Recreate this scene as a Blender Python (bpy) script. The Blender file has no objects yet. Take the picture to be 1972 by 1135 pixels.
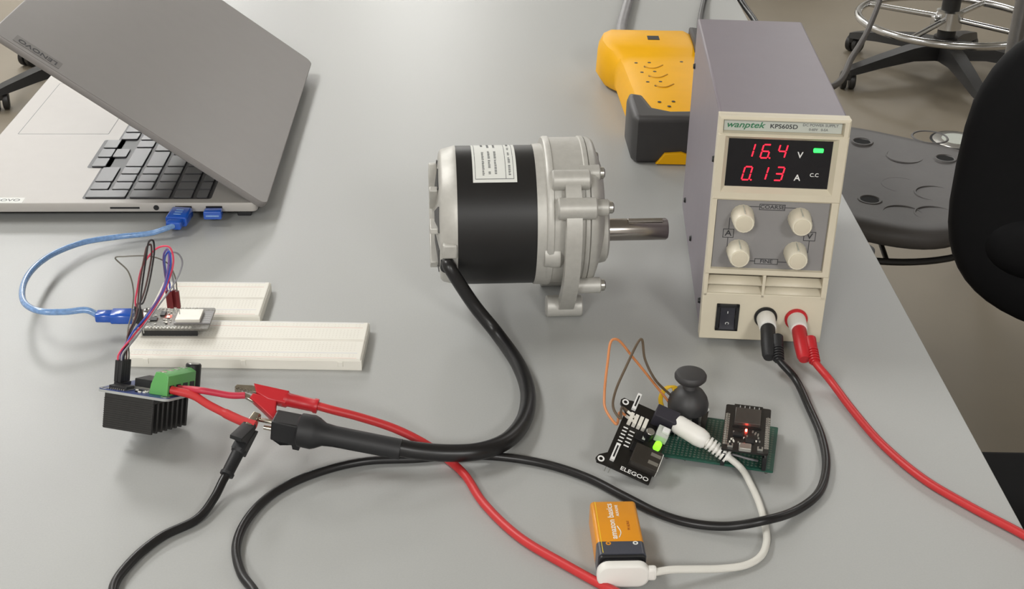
import bpy, bmesh, math, random
from mathutils import Vector, Matrix, Euler
random.seed(7)
S = bpy.context.scene
COL = S.collection
MM = 0.001

# ------------------------------------------------------------------ camera
F, PITCH, ROLL, CH = 2500.0, 0.488, 0.017, 473.5      # focal (px of 1972), down tilt, roll, height over table (mm)
IW, IH = 1972, 1135
fw = Vector((0, math.cos(PITCH), -math.sin(PITCH))); up = Vector((0, math.sin(PITCH), math.cos(PITCH))); rt = Vector((1, 0, 0))
r2 = rt*math.cos(ROLL) + up*math.sin(ROLL); u2 = up*math.cos(ROLL) - rt*math.sin(ROLL)
cam = bpy.data.cameras.new('camera'); co = bpy.data.objects.new('camera', cam); COL.objects.link(co)
cam.sensor_width = 36; cam.lens = F/IW*36; cam.clip_start = 0.02; cam.clip_end = 50
co.matrix_world = Matrix(((r2.x, u2.x, -fw.x, 0), (r2.y, u2.y, -fw.y, 0), (r2.z, u2.z, -fw.z, CH*MM), (0, 0, 0, 1)))
S.camera = co

# ------------------------------------------------------------------ world, lights, exposure
w = bpy.data.worlds.new('room_light'); S.world = w; w.use_nodes = True
w.node_tree.nodes['Background'].inputs[0].default_value = (1.0, 0.985, 0.955, 1)
w.node_tree.nodes['Background'].inputs[1].default_value = 0.3
def area(name, loc, tgt, sx, sy, power, col=(1, .995, .975)):
    l = bpy.data.lights.new(name, 'AREA'); l.shape = 'RECTANGLE'; l.size = sx; l.size_y = sy; l.energy = power; l.color = col
    o = bpy.data.objects.new(name, l); COL.objects.link(o); o.location = loc
    o.rotation_euler = (Vector(tgt)-Vector(loc)).to_track_quat('-Z', 'Y').to_euler()
    return o
for lx, ly, le in ((-1.7, 1.5, 44), (-1.9, 4.2, 54), (-1.9, 6.8, 70), (1.7, 3.9, 20), (1.7, 6.4, 30), (-0.62, 8.2, 62), (4.0, 3.0, 20), (-1.2, -2.8, 102), (1.4, -2.8, 92)):  # last two, behind the camera, are fill added to brighten front faces
    area('ceiling_and_fill_light', (lx, ly, 2.08), (lx, ly, 0), 0.6, 1.2, le)
S.view_settings.view_transform = 'Standard'; S.view_settings.look = 'None'
S.view_settings.exposure = 0.02; S.view_settings.gamma = 1.0; S.view_settings.use_curve_mapping = False

# ------------------------------------------------------------------ helpers
def P(px, py, z=0.0):
    """point at height z (mm over the table) measured from the photograph"""
    d = fw + r2*((px-IW/2)/F) - u2*((py-IH/2)/F)
    return Vector((0, 0, CH)) + d*((z-CH)/d.z)
def lin(c):
    c = c/255.0
    return c/12.92 if c <= 0.04045 else ((c+0.055)/1.055)**2.4
def mat(name, rgb, rough=.5, metal=0.0, var=.06, scale=60, bump=0.0, bscale=300, emit=0, trans=0.0, spec=.5, alpha=None, coat=0):
    m = bpy.data.materials.new(name); m.use_nodes = True
    nt = m.node_tree; b = nt.nodes['Principled BSDF']
    c = [lin(x) for x in rgb]
    tc = nt.nodes.new('ShaderNodeTexCoord')
    n = nt.nodes.new('ShaderNodeTexNoise'); n.inputs['Scale'].default_value = scale; n.inputs['Detail'].default_value = 4
    nt.links.new(tc.outputs['Object'], n.inputs['Vector'])
    r = nt.nodes.new('ShaderNodeValToRGB')
    r.color_ramp.elements[0].position = .3; r.color_ramp.elements[1].position = .7
    r.color_ramp.elements[0].color = (*[x*(1-var) for x in c], 1); r.color_ramp.elements[1].color = (*[min(1, x*(1+var)) for x in c], 1)
    nt.links.new(n.outputs['Fac'], r.inputs['Fac']); nt.links.new(r.outputs['Color'], b.inputs['Base Color'])
    b.inputs['Roughness'].default_value = rough; b.inputs['Metallic'].default_value = metal
    b.inputs['Specular IOR Level'].default_value = spec
    if coat: b.inputs['Coat Weight'].default_value = coat; b.inputs['Coat Roughness'].default_value = .15
    if trans: b.inputs['Transmission Weight'].default_value = trans
    if emit:
        b.inputs['Emission Color'].default_value = (*c, 1); b.inputs['Emission Strength'].default_value = emit
    if bump:
        n2 = nt.nodes.new('ShaderNodeTexNoise'); n2.inputs['Scale'].default_value = bscale; n2.inputs['Detail'].default_value = 3
        nt.links.new(tc.outputs['Object'], n2.inputs['Vector'])
        bp = nt.nodes.new('ShaderNodeBump'); bp.inputs['Strength'].default_value = bump; bp.inputs['Distance'].default_value = .0005
        nt.links.new(n2.outputs['Fac'], bp.inputs['Height']); nt.links.new(bp.outputs['Normal'], b.inputs['Normal'])
    return m

def NB(): return bmesh.new()
def _xf(bm, vs, M):
    if M is not None: bmesh.ops.transform(bm, matrix=M, verts=vs)
def box(bm, a, b, bev=0, seg=2, M=None):
    a = Vector(a); b = Vector(b)
    t = bmesh.new()
    bmesh.ops.create_cube(t, size=1)
    for v in t.verts: v.co = Vector(((a[i]+b[i])/2 + v.co[i]*(b[i]-a[i]) for i in range(3)))
    if bev:
        for f in bmesh.ops.bevel(t, geom=t.edges[:], offset=bev, segments=seg, profile=.5, affect='EDGES')['faces']: f.smooth = True
        for f in t.faces:
            f.normal_update()
            if max(map(abs, f.normal)) > .9995: f.smooth = False
    if M is not None: bmesh.ops.transform(t, matrix=M, verts=t.verts)
    merge(bm, t); return bm
def merge(bm, t):
    me = bpy.data.meshes.new('tmp'); t.to_mesh(me); t.free(); bm.from_mesh(me); bpy.data.meshes.remove(me)
def frame(d):
    d = Vector(d).normalized()
    u = Vector((0, 0, 1)) if abs(d.z) < .9 else Vector((0, 1, 0))
    x = u.cross(d).normalized(); y = d.cross(x).normalized()
    return x, y, d
def lathe(bm, prof, o=(0, 0, 0), d=(0, 0, 1), n=28, cap=True):
    """prof: list of (distance along d, radius)"""
    x, y, d = frame(d); o = Vector(o); rings = []
    for t, r in prof:
        if r <= 1e-6: rings.append([bm.verts.new(o+d*t)])
        else: rings.append([bm.verts.new(o+d*t+(x*math.cos(2*math.pi*k/n)+y*math.sin(2*math.pi*k/n))*r) for k in range(n)])
    for A, B in zip(rings, rings[1:]):
        for k in range(n):
            k2 = (k+1) % n
            if len(A) == 1 and len(B) == 1: continue
            if len(A) == 1: bm.faces.new((A[0], B[k], B[k2])).smooth = True
            elif len(B) == 1: bm.faces.new((A[k2], A[k], B[0])).smooth = True
            else: bm.faces.new((A[k2], A[k], B[k], B[k2])).smooth = True
    if cap:
        if len(rings[0]) > 1: bm.faces.new(rings[0])
        if len(rings[-1]) > 1: bm.faces.new(list(reversed(rings[-1])))
    return bm
def cyl(bm, a, b, r, rb=None, n=20, ch=0):
    a = Vector(a); b = Vector(b); L = (b-a).length; rb = r if rb is None else rb
    pr = [(0, r-ch), (ch, r), (L-ch, rb), (L, rb-ch)] if ch else [(0, r), (L, rb)]
    return lathe(bm, pr, a, b-a, n)
def spline(pts, per=10):
    pts = [Vector(p) for p in pts]
    if len(pts) == 2: return [pts[0].lerp(pts[1], k/per) for k in range(per+1)]
    q = [pts[0]*2-pts[1]] + pts + [pts[-1]*2-pts[-2]]; out = []
    def kn(a, b): return max((b-a).length, 1e-6)**.5
    for i in range(1, len(q)-2):
        p0, p1, p2, p3 = q[i-1:i+3]
        t0 = 0; t1 = t0+kn(p0, p1); t2 = t1+kn(p1, p2); t3 = t2+kn(p2, p3)
        for k in range(per):
            t = t1+(t2-t1)*k/per
            A1 = p0*((t1-t)/(t1-t0))+p1*((t-t0)/(t1-t0)); A2 = p1*((t2-t)/(t2-t1))+p2*((t-t1)/(t2-t1)); A3 = p2*((t3-t)/(t3-t2))+p3*((t-t2)/(t3-t2))
            B1 = A1*((t2-t)/(t2-t0))+A2*((t-t0)/(t2-t0)); B2 = A2*((t3-t)/(t3-t1))+A3*((t-t1)/(t3-t1))
            out.append(B1*((t2-t)/(t2-t1))+B2*((t-t1)/(t2-t1)))
    out.append(pts[-1]); return out
def tube(bm, pts, r, n=10, per=8, flat=1.0):
    c = spline(pts, per); N = len(c)
    rr = r if callable(r) else (lambda t: r)
    d0 = (c[1]-c[0]).normalized(); x, y, _ = frame(d0); rings = []
    for i, p in enumerate(c):
        d = (c[min(i+1, N-1)]-c[max(i-1, 0)]).normalized()
        x = (x-d*x.dot(d)).normalized(); y = d.cross(x)
        R = rr(i/(N-1))
        rings.append([bm.verts.new(p+x*(math.cos(2*math.pi*k/n)*R)+y*(math.sin(2*math.pi*k/n)*R*flat)) for k in range(n)])
    for A, B in zip(rings, rings[1:]):
        for k in range(n): bm.faces.new((A[k], A[(k+1) % n], B[(k+1) % n], B[k])).smooth = True
    bm.faces.new(list(reversed(rings[0]))); bm.faces.new(rings[-1]); return bm
def prism(bm, poly, h0, h1, axis='z', bev=0, seg=2):
    """poly in the plane across the axis: z -> (x,y), x -> (y,z), y -> (x,z)"""
    t = bmesh.new()
    def mk(p, h): return {'z': (p[0], p[1], h), 'x': (h, p[0], p[1]), 'y': (p[0], h, p[1])}[axis]
    A = [t.verts.new(mk(p, h0)) for p in poly]; B = [t.verts.new(mk(p, h1)) for p in poly]; n = len(poly)
    t.faces.new(A); t.faces.new(list(reversed(B)))
    for k in range(n): t.faces.new((A[k], B[k], B[(k+1) % n], A[(k+1) % n]))
    bmesh.ops.recalc_face_normals(t, faces=t.faces[:])
    for f in t.faces: f.smooth = len(f.verts) == 4 and n > 4
    if bev:
        es = [e for e in t.edges if (e.verts[0] in A) == (e.verts[1] in A)]
        for f in bmesh.ops.bevel(t, geom=es, offset=bev, segments=seg, profile=.5, affect='EDGES')['faces']: f.smooth = True
        ai = 'xyz'.index(axis)
        for f in t.faces:
            f.normal_update()
            if abs(f.normal[ai]) > .9995: f.smooth = False
    merge(bm, t); return bm
def rrect(x0, x1, y0, y1, r, n=6):
    out = []
    for cx, cy, a in ((x1-r, y1-r, 0), (x0+r, y1-r, 90), (x0+r, y0+r, 180), (x1-r, y0+r, 270)):
        for k in range(n+1):
            t = math.radians(a+90*k/n); out.append((cx+r*math.cos(t), cy+r*math.sin(t)))
    return out
WM = {}
def link_mesh(name, me, m, parent, smooth=38):
    o = bpy.data.objects.new(name, me); COL.objects.link(o)
    if m is not None and not me.materials: me.materials.append(m)
    if parent is not None: o.parent = parent
    return o
def obj(name, bm, m, parent=None, world=False, smooth=38, kind=None, label=None):
    if world and parent is not None: bm.transform(WM[parent].inverted())
    bmesh.ops.recalc_face_normals(bm, faces=bm.faces[:])
    allsm = not any(f.smooth for f in bm.faces)
    bm.transform(Matrix.Scale(MM, 4))
    me = bpy.data.meshes.new(name); bm.to_mesh(me); bm.free()
    if allsm: me.polygons.foreach_set('use_smooth', [True]*len(me.polygons))
    fl = [p_.use_smooth for p_ in me.polygons]
    me.set_sharp_from_angle(angle=math.radians(smooth))
    me.polygons.foreach_set('use_smooth', fl)
    o = link_mesh(name, me, m, parent)
    if parent is not None and parent in WM: WM[o] = WM[parent]
    else: WM[o] = Matrix.Identity(4)
    if kind: o['kind'] = kind
    if label: o['label'] = label
    return o
def thing(name, label, cat, loc=(0, 0, 0), rot=(0, 0, 0), group=None):
    o = bpy.data.objects.new(name, None); COL.objects.link(o); o.empty_display_size = .02
    o.location = Vector(loc)*MM; o.rotation_euler = rot
    o['label'] = label; o['category'] = cat
    if group: o['group'] = group
    WM[o] = Matrix.Translation(Vector(loc)) @ Euler(rot).to_matrix().to_4x4()
    return o
def tag(o, label, cat, group=None):
    o['label'] = label; o['category'] = cat
    if group: o['group'] = group
    return o
RX90 = Matrix.Rotation(math.pi/2, 4, 'X')
def text(s, size, M, m, parent, name='lettering', shear=0, ext=.06, ax='CENTER', wscale=1.0):
    """size = letter height in mm; M places it (mm, parent space)"""
    cu = bpy.data.curves.new('t', 'FONT'); cu.body = s; cu.size = size/0.7; cu.extrude = ext; cu.align_x = ax; cu.align_y = 'CENTER'; cu.shear = shear
    cu.resolution_u = 3; cu.offset = size*.018
    o = bpy.data.objects.new('t', cu); COL.objects.link(o)
    dg = bpy.context.evaluated_depsgraph_get(); me = bpy.data.meshes.new_from_object(o.evaluated_get(dg))
    bpy.data.objects.remove(o); bpy.data.curves.remove(cu)
    me.transform(Matrix.Diagonal((wscale, 1, 1, 1))); me.transform(M); me.transform(Matrix.Scale(MM, 4))
    me.materials.clear(); me.materials.append(m)
    return link_mesh(name, me, m, parent)
def T(x, y, z): return Matrix.Translation((x, y, z))

# ------------------------------------------------------------------ materials
M_table = mat('table_laminate', (171, 172, 170), .40, var=.025, scale=900, bump=.04, bscale=1500, spec=.5)
M_edge = mat('table_edge_band', (196, 196, 194), .45)
M_steel = mat('steel_leg', (150, 150, 152), .3, .9)
M_floor = mat('floor_concrete', (122, 113, 98), .5, var=.10, scale=2.2, bump=.1, bscale=40)
M_psu = mat('psu_case_paint', (126, 118, 126), .42, var=.02)
M_bez = mat('beige_plastic', (214, 205, 184), .42, var=.015)
M_bez2 = mat('ivory_knob_plastic', (226, 219, 200), .4, var=.015)
M_pan = mat('grey_panel', (140, 138, 138), .45, var=.02)
M_strip = mat('label_strip', (190, 194, 186), .4, var=.03)
M_glass = mat('display_window', (16, 16, 20), .22, var=.02, spec=.4)
M_ledr = mat('red_led', (255, 28, 50), .4, emit=2.6, var=0)
M_ledg = mat('green_led', (50, 255, 90), .4, emit=2.0, var=0)
M_ink = mat('dark_ink', (52, 52, 56), .6)
M_inkg = mat('green_ink', (52, 120, 84), .6)
M_white = mat('white_ink', (232, 232, 230), .5)
M_inkl = mat('grey_ink', (112, 114, 114), .6)
M_black = mat('black_plastic', (26, 26, 28), .42, var=.08)
M_rub = mat('black_rubber', (30, 30, 32), .55, var=.1, bump=.05)
M_red = mat('red_plastic', (192, 36, 44), .4, var=.04)
M_redc = mat('red_cable', (198, 50, 52), .42, var=.03)
M_blk = mat('black_cable', (24, 23, 24), .36, var=.08)
M_wht = mat('white_plastic', (232, 230, 224), .4, var=.015)
M_whc = mat('white_cable', (222, 220, 212), .45, var=.015)
M_alu = mat('cast_aluminium', (190, 188, 182), .46, .3, var=.05, scale=200, bump=.08, bscale=900)
M_alud = mat('vent_dark_metal', (84, 84, 84), .5, .5)
M_chrome = mat('chrome', (214, 214, 214), .14, 1.0, var=.02)
M_shaft = mat('turned_steel', (168, 162, 156), .22, 1.0, var=.04)
M_sleeve = mat('motor_sleeve', (32, 31, 31), .4, var=.06, spec=.4)
M_paper = mat('label_paper', (226, 227, 222), .5, var=.01)
M_lap = mat('laptop_grey', (134, 130, 128), .38, .25, var=.015)
M_deck = mat('laptop_deck', (182, 178, 173), .48, .12, var=.012)
M_key = mat('key_grey', (78, 78, 80), .36, var=.03)
M_keyr = mat('key_recess', (52, 52, 54), .45)
M_blue = mat('blue_translucent_plastic', (34, 92, 196), .2, var=.08, trans=.15, coat=.5)
M_bluc = mat('blue_cable_jacket', (122, 158, 206), .22, var=.16, scale=400, coat=.5)
M_bb = mat('breadboard_plastic', (234, 231, 221), .45, var=.01)
M_bbh = mat('breadboard_hole', (222, 218, 207), .6)
M_bbr = mat('rail_red', (232, 200, 190), .6)
M_bbb = mat('rail_blue', (214, 216, 222), .6)
M_pcbb = mat('black_solder_mask', (26, 24, 22), .35, var=.15, scale=700)
M_pcbg = mat('green_perfboard', (34, 82, 68), .4, var=.12, scale=500)
M_pcbu = mat('blue_solder_mask', (44, 62, 120), .35, var=.15, scale=500)
M_pcbw = mat('pcb_edge', (168, 170, 168), .5)
M_silv = mat('tinned_metal', (196, 194, 188), .28, .9, var=.04)
M_nick = mat('nickel_clip', (198, 190, 176), .25, 1.0, var=.08, scale=300)
M_grn = mat('terminal_green', (96, 168, 92), .4, var=.03)
M_heat = mat('anodised_black', (52, 51, 50), .42, .4, var=.08)
M_yel = mat('yellow_plastic', (242, 178, 14), .5, var=.02, spec=.22)
M_yeld = mat('yellow_emboss', (206, 148, 20), .5)
M_bump = mat('bumper_rubber', (58, 56, 56), .5, var=.05)
M_gryc = mat('grey_cable', (128, 126, 128), .45)
M_ora = mat('battery_orange', (222, 146, 34), .32, var=.02)
M_slate = mat('battery_slate', (70, 72, 82), .35)
M_seat = mat('seat_polyurethane', (84, 81, 80), .5, var=.05, scale=30, bump=.15, bscale=200)
M_back = mat('backrest_polyurethane', (7, 7, 9), .65, spec=.16, var=.1, scale=30, bump=.15, bscale=200)
M_base = mat('chair_base_nylon', (34, 33, 33), .42, var=.08)

# ------------------------------------------------------------------ setting: floor
FZ = -740
b = NB(); box(b, (-3300, -4500, FZ-40), (5700, 9100, FZ))
o = obj('floor', b, M_floor); o['kind'] = 'structure'; o['label'] = 'brown grey concrete floor'
M_wall = mat('wall_paint', (214, 213, 210), .7, var=.02, scale=8)
RX0, RX1, RY0, RY1, RZ1 = -3200, 5600, -4400, 9000, 2150
for nm, a, c in (('wall_left', (RX0-100, RY0, FZ), (RX0, RY1, RZ1)), ('wall_right', (RX1, RY0, FZ), (RX1+100, RY1, RZ1)), ('wall_back', (RX0-100, RY1, FZ), (RX1+100, RY1+100, RZ1)), ('wall_front', (RX0-100, RY0-100, FZ), (RX1+100, RY0, RZ1)), ('ceiling', (RX0-100, RY0-100, RZ1), (RX1+100, RY1+100, RZ1+80))):
    b = NB(); box(b, a, c); o = obj(nm, b, M_wall); o['kind'] = 'structure'

# ------------------------------------------------------------------ table
TX0, TX1, TY0, TY1 = -462, 302, 300, 2130
t = thing('lab_table', 'long light grey laminate lab table that everything stands on', 'table', ((TX0+TX1)/2, (TY0+TY1)/2, FZ))
b = NB(); prism(b, rrect(TX0, TX1, TY0, TY1, 12), -28, 0, bev=.5); tt = obj('tabletop', b, M_table, t, True)
b = NB(); prism(b, rrect(TX0-.6, TX1+.6, TY0-.6, TY1+.6, 12.6), -26.5, -1.6); obj('edge_band', b, M_edge, t, True)
for x in (TX0+70, TX1-70):
    for y in (TY0+80, TY1-80):
        b = NB(); box(b, (x-25, y-25, FZ+8), (x+25, y+25, -28), 3); l = obj('leg', b, M_steel, t, True)
        b = NB(); cyl(b, (x, y, FZ), (x, y, FZ+10), 20, ch=2); obj('levelling_foot', b, M_black, l, True)

# ------------------------------------------------------------------ bench power supply
PO = (137.7, 828.9, 0); PYAW = -0.052
PW, PH, PD = 85.4, 174.5, 227
psu = thing('bench_power_supply', 'grey and beige bench power supply showing 16.4 volts and 0.13 amps', 'power supply', PO, (0, 0, PYAW))
b = NB(); box(b, (0, -1, 5), (PW, PD, PH), 1.6); case = obj('case', b, M_psu, psu)
for x in (10, PW-10):
    for y in (12, PD-14):
        b = NB(); cyl(b, (x, y, 0), (x, y, 5.5), 5, 6); obj('foot', b, M_rub, psu)
for y, z in ((8, 138), (14, 24), (PD-14, 138), (PD-30, 24), (120, 24)):
    b = NB(); cyl(b, (0.2, y, z), (-1.6, y, z), 2.6, 2.0, n=12); obj('case_screw', b, M_black, psu)
# front bezel
def ringf(bm, out, inn, yf, yb, ch=1.1, yi=None):
    def lp(r, y): return [bm.verts.new(v) for v in ((r[0], y, r[2]), (r[1], y, r[2]), (r[1], y, r[3]), (r[0], y, r[3]))]
    o2 = (out[0]+ch, out[1]-ch, out[2]+ch, out[3]-ch); yi = yb if yi is None else yi
    i2 = (inn[0]-ch*.6, inn[1]+ch*.6, inn[2]-ch*.6, inn[3]+ch*.6) if len(inn) == 4 else inn[4:]
    L = [lp(out, yb), lp(out, yf+ch), lp(o2, yf), lp(i2, yf), lp(inn[:4], yi)]
    for A, B in zip(L, L[1:]):
        for k in range(4): bm.faces.new((A[k], A[(k+1) % 4], B[(k+1) % 4], B[k]))
b = NB()
X0, X1 = -1, PW+.8
box(b, (X0, -5.6, 57), (X1, 0.5, PH+1), .4); box(b, (X0, -1.5, 5), (X1, 0.5, 58), .4)
ringf(b, (X0, X1, 162.4, PH+1), (2.6, 81.4, 164.8, 172.8), -10, -5, 1.2)
ringf(b, (X0, X1, 115.6, 163.6), (7, 76.4, 124.8, 159.2, 4.0, 79.6, 121.2, 162.0), -10.4, -5, .9, -6.6)
ringf(b, (X0, X1, 57.8, 116.4), (3.2, 80.2, 62.8, 115.0), -9.6, -5, .9)
box(b, (X0, -8.8, 5), (X1, -1, 42.6), .8); box(b, (X0, -8.8, 40), (2, -1, 58.6), .4); box(b, (40.2, -8.8, 40), (42.4, -1, 58.6), .3); box(b, (82.2, -8.8, 40), (X1, -1, 58.6), .4)
bez = obj('front_bezel', b, M_bez, psu)
for x0, x1 in ((1.8, 40.4), (42.2, 82.4)):
    for z in (42.4, 49.2):
        b = NB(); prism(b, [(-8.4, z), (-8.4, z+.9), (-3.4, z+5.0), (-2.6, z+5.0), (-2.6, z)], x0, x1, 'x'); obj('vent_slat', b, M_bez, psu)
b = NB(); box(b, (1.5, -2.7, 42), (82.8, -1.3, 58)); obj('vent_shade_sheet', b, mat('vent_painted_shade', (70, 64, 54), .7), psu)  # dark sheet stands in for the shade inside the vent slots
b = NB(); box(b, (2.6, -6.6, 164.8), (81, -5.5, 172.6), .2); strip = obj('label_strip', b, M_strip, psu)
def ft(s, size, x, z, m, par, y=-6.66, **k): return text(s, size, T(x, y, z) @ RX90, m, par, **k)
ft('wanptek', 4.2, 16.6, 169.0, M_inkg, strip, shear=.3, ext=.1, wscale=1.22)
ft('KPS605D', 3.0, 42.5, 168.6, M_ink, strip, ext=.08, wscale=1.12)
ft('DC POWER SUPPLY', 1.8, 66.6, 170.3, M_inkl, strip, wscale=1.05); ft('0-60V   0-5A', 1.7, 65.5, 167.2, M_inkl, strip)
# display
b = NB(); box(b, (6.6, -6.8, 124.4), (76.8, -5.8, 159.6)); disp = obj('display_window', b, M_glass, psu)
SEG = {'1': 'bc', '6': 'afedcg', '4': 'fgbc', '0': 'abcdef', '3': 'abgcd'}
def digit(ch, cx, cz, dot=False):
    h, wd, th, sl = 9.6, 5.0, .85, .18
    b = NB()
    def bar(x0, z0, x1, z1):
        pts = []
        d = Vector((x1-x0, z1-z0)); d.normalize(); n = Vector((-d.y, d.x))*th/2
        a = Vector((x0, z0))+d*.45; c = Vector((x1, z1))-d*.45
        for q in (a+n, a-n, c-n, c+n): pts.append((cx+q.x+q.y*sl, cz+q.y))
        prism(b, pts, -7.05, -6.75, 'y')
    X, Z = wd/2, h/2
    seg = {'a': (-X, Z, X, Z), 'b': (X, 0, X, Z), 'c': (X, -Z, X, 0), 'd': (-X, -Z, X, -Z), 'e': (-X, -Z, -X, 0), 'f': (-X, 0, -X, Z), 'g': (-X, 0, X, 0)}
    for s in SEG[ch]: bar(*seg[s])
    if dot: box(b, (cx+X+.1, -7.05, cz-Z-.4), (cx+X+1.0, -6.75, cz-Z+.5))
    obj('digit', b, M_ledr, disp)
digit('1', 21.6, 151.2); digit('6', 32.2, 150.8, True); digit('4', 43.3, 151.2)
digit('0', 21.3, 134.4, True); digit('1', 32.2, 134.8); digit('3', 43.0, 134.8)
ft('V', 4.4, 55.5, 148.7, M_white, disp, y=-6.9, ext=.1); ft('A', 4.4, 55.4, 132.2, M_white, disp, y=-6.9, ext=.1); ft('C.C', 2.6, 66.6, 134.6, M_white, disp, y=-6.9)
b = NB(); prism(b, rrect(63.9, 70.6, 151.2, 154.2, .7), -7.4, -6.6, 'y'); obj('status_led', b, M_ledg, disp)
# control panel
b = NB(); box(b, (3.2, -7.2, 62.6), (80.2, -5.6, 115.6)); pan = obj('control_panel', b, M_pan, psu)
def outline(x0, x1, z0, z1, th=.45):
    b = NB()
    for a in ((x0, x1, z0, z0+th), (x0, x1, z1-th, z1), (x0, x0+th, z0, z1), (x1-th, x1, z0, z1)): box(b, (a[0], -7.3, a[2]), (a[1], -7.1, a[3]))
    return b
def line(x0, x1, z0, z1): b = NB(); box(b, (x0, -7.3, z0), (x1, -7.1, z1)); obj('marking_line', b, M_ink, pan)
for s, x0, x1, z0, z1, fs in (('COARSE', 32.2, 49.9, 107.6, 112.2, 2.7), ('FINE', 33, 49.4, 66, 70.4, 2.7), ('A', 9, 16.6, 85.6, 92.4, 4.2), ('V', 64.9, 73.2, 85.4, 92.4, 4.2)):
    obj('marking_box', outline(x0, x1, z0, z1), M_ink, pan); ft(s, fs, (x0+x1)/2, (z0+z1)/2, M_ink, pan, y=-7.25, wscale=1.15, ext=.08)
line(24, 32.2, 109.7, 110.15); line(49.9, 59, 109.7, 110.15); line(24, 33, 68, 68.45); line(49.4, 58, 68, 68.45)
line(12.6, 13.05, 92.4, 101); line(12.6, 13.05, 76, 85.6); line(69, 69.45, 92.4, 101); line(69, 69.45, 76, 85.4)
for x, z in ((21.1, 103.2), (60.3, 102.5), (20.5, 76.6), (60.3, 76.5)):
    b = NB(); n = 36; L = 15
    prof = []
    pts0 = []
    for k in range(n):
        a = 2*math.pi*k/n; pts0.append((math.cos(a)*(1+(.025 if k % 2 else 0)), math.sin(a)*(1+(.025 if k % 2 else 0))))
    rings = []
    for yy, r in ((-7, 7.9), (-9, 7.8), (-7-L+.8, 6.9), (-7-L, 6.3)):
        rings.append([b.verts.new((x+c*r, yy, z+s*r)) for c, s in pts0])
    for A, B in zip(rings, rings[1:]):
        for k in range(n): b.faces.new((A[k], A[(k+1) % n], B[(k+1) % n], B[k]))
    b.faces.new(rings[-1]); b.faces.new(rings[0])
    k_ = obj('knob', b, M_bez2, psu, smooth=50)
    b = NB(); lathe(b, [(0, 5.6), (.5, 5.5), (.7, 4.9), (.7, 0)], (x, -7-L+.1, z), (0, -1, 0)); obj('knob_cap', b, M_bez, k_)
    b = NB(); box(b, (x-.25, -7-L+1, z+6.6), (x+.25, -9, z+8.1)); obj('pointer_line', b, M_strip, k_)
# rocker switch
b = NB()
for a in ((9.8, 26, 12.6, 15.2), (9.8, 26, 31.5, 34.1), (9.8, 12.4, 12.6, 34.1), (23.4, 26, 12.6, 34.1)): box(b, (a[0], -10.4, a[2]), (a[1], -8, a[3]), .4)
box(b, (10, -8.8, 12.8), (25.8, -8, 34))
sw = obj('power_switch', b, M_black, psu)
b = NB(); prism(b, [(-8.5, 15), (-12.2, 15), (-9.4, 23.5), (-10.4, 31.7), (-8.5, 31.7)], 12.6, 23.2, 'x', .3); rk = obj('rocker', b, mat('rocker_black', (44, 44, 52), .35), sw)
text('I', 2.6, T(17.9, -10.05, 28) @ Matrix.Rotation(math.radians(83), 4, 'X'), M_white, rk); text('O', 2.6, T(17.9, -11.15, 19.2) @ Matrix.Rotation(math.radians(108), 4, 'X'), M_white, rk)
# output terminals
JB, JR = Vector((45.2, 0, 24.6)), Vector((67.0, 0, 24.2))
for J, m, nm in ((JB, M_black, 'black collar'), (JR, M_red, 'red collar')):
    b = NB(); lathe(b, [(7, 8.2), (10.2, 8.2), (11.2, 7.4), (11.2, 6)], (J.x, 0, J.z), (0, -1, 0)); bpst = obj('binding_post', b, m, psu, label=nm)
    b = NB(); lathe(b, [(9, 6.6), (12, 6.7), (24, 6.1), (25, 5.6), (25, 0)], (J.x, 0, J.z), (0, -1, 0)); obj('post_cap', b, M_wht, bpst)
PM = WM[psu]

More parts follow.
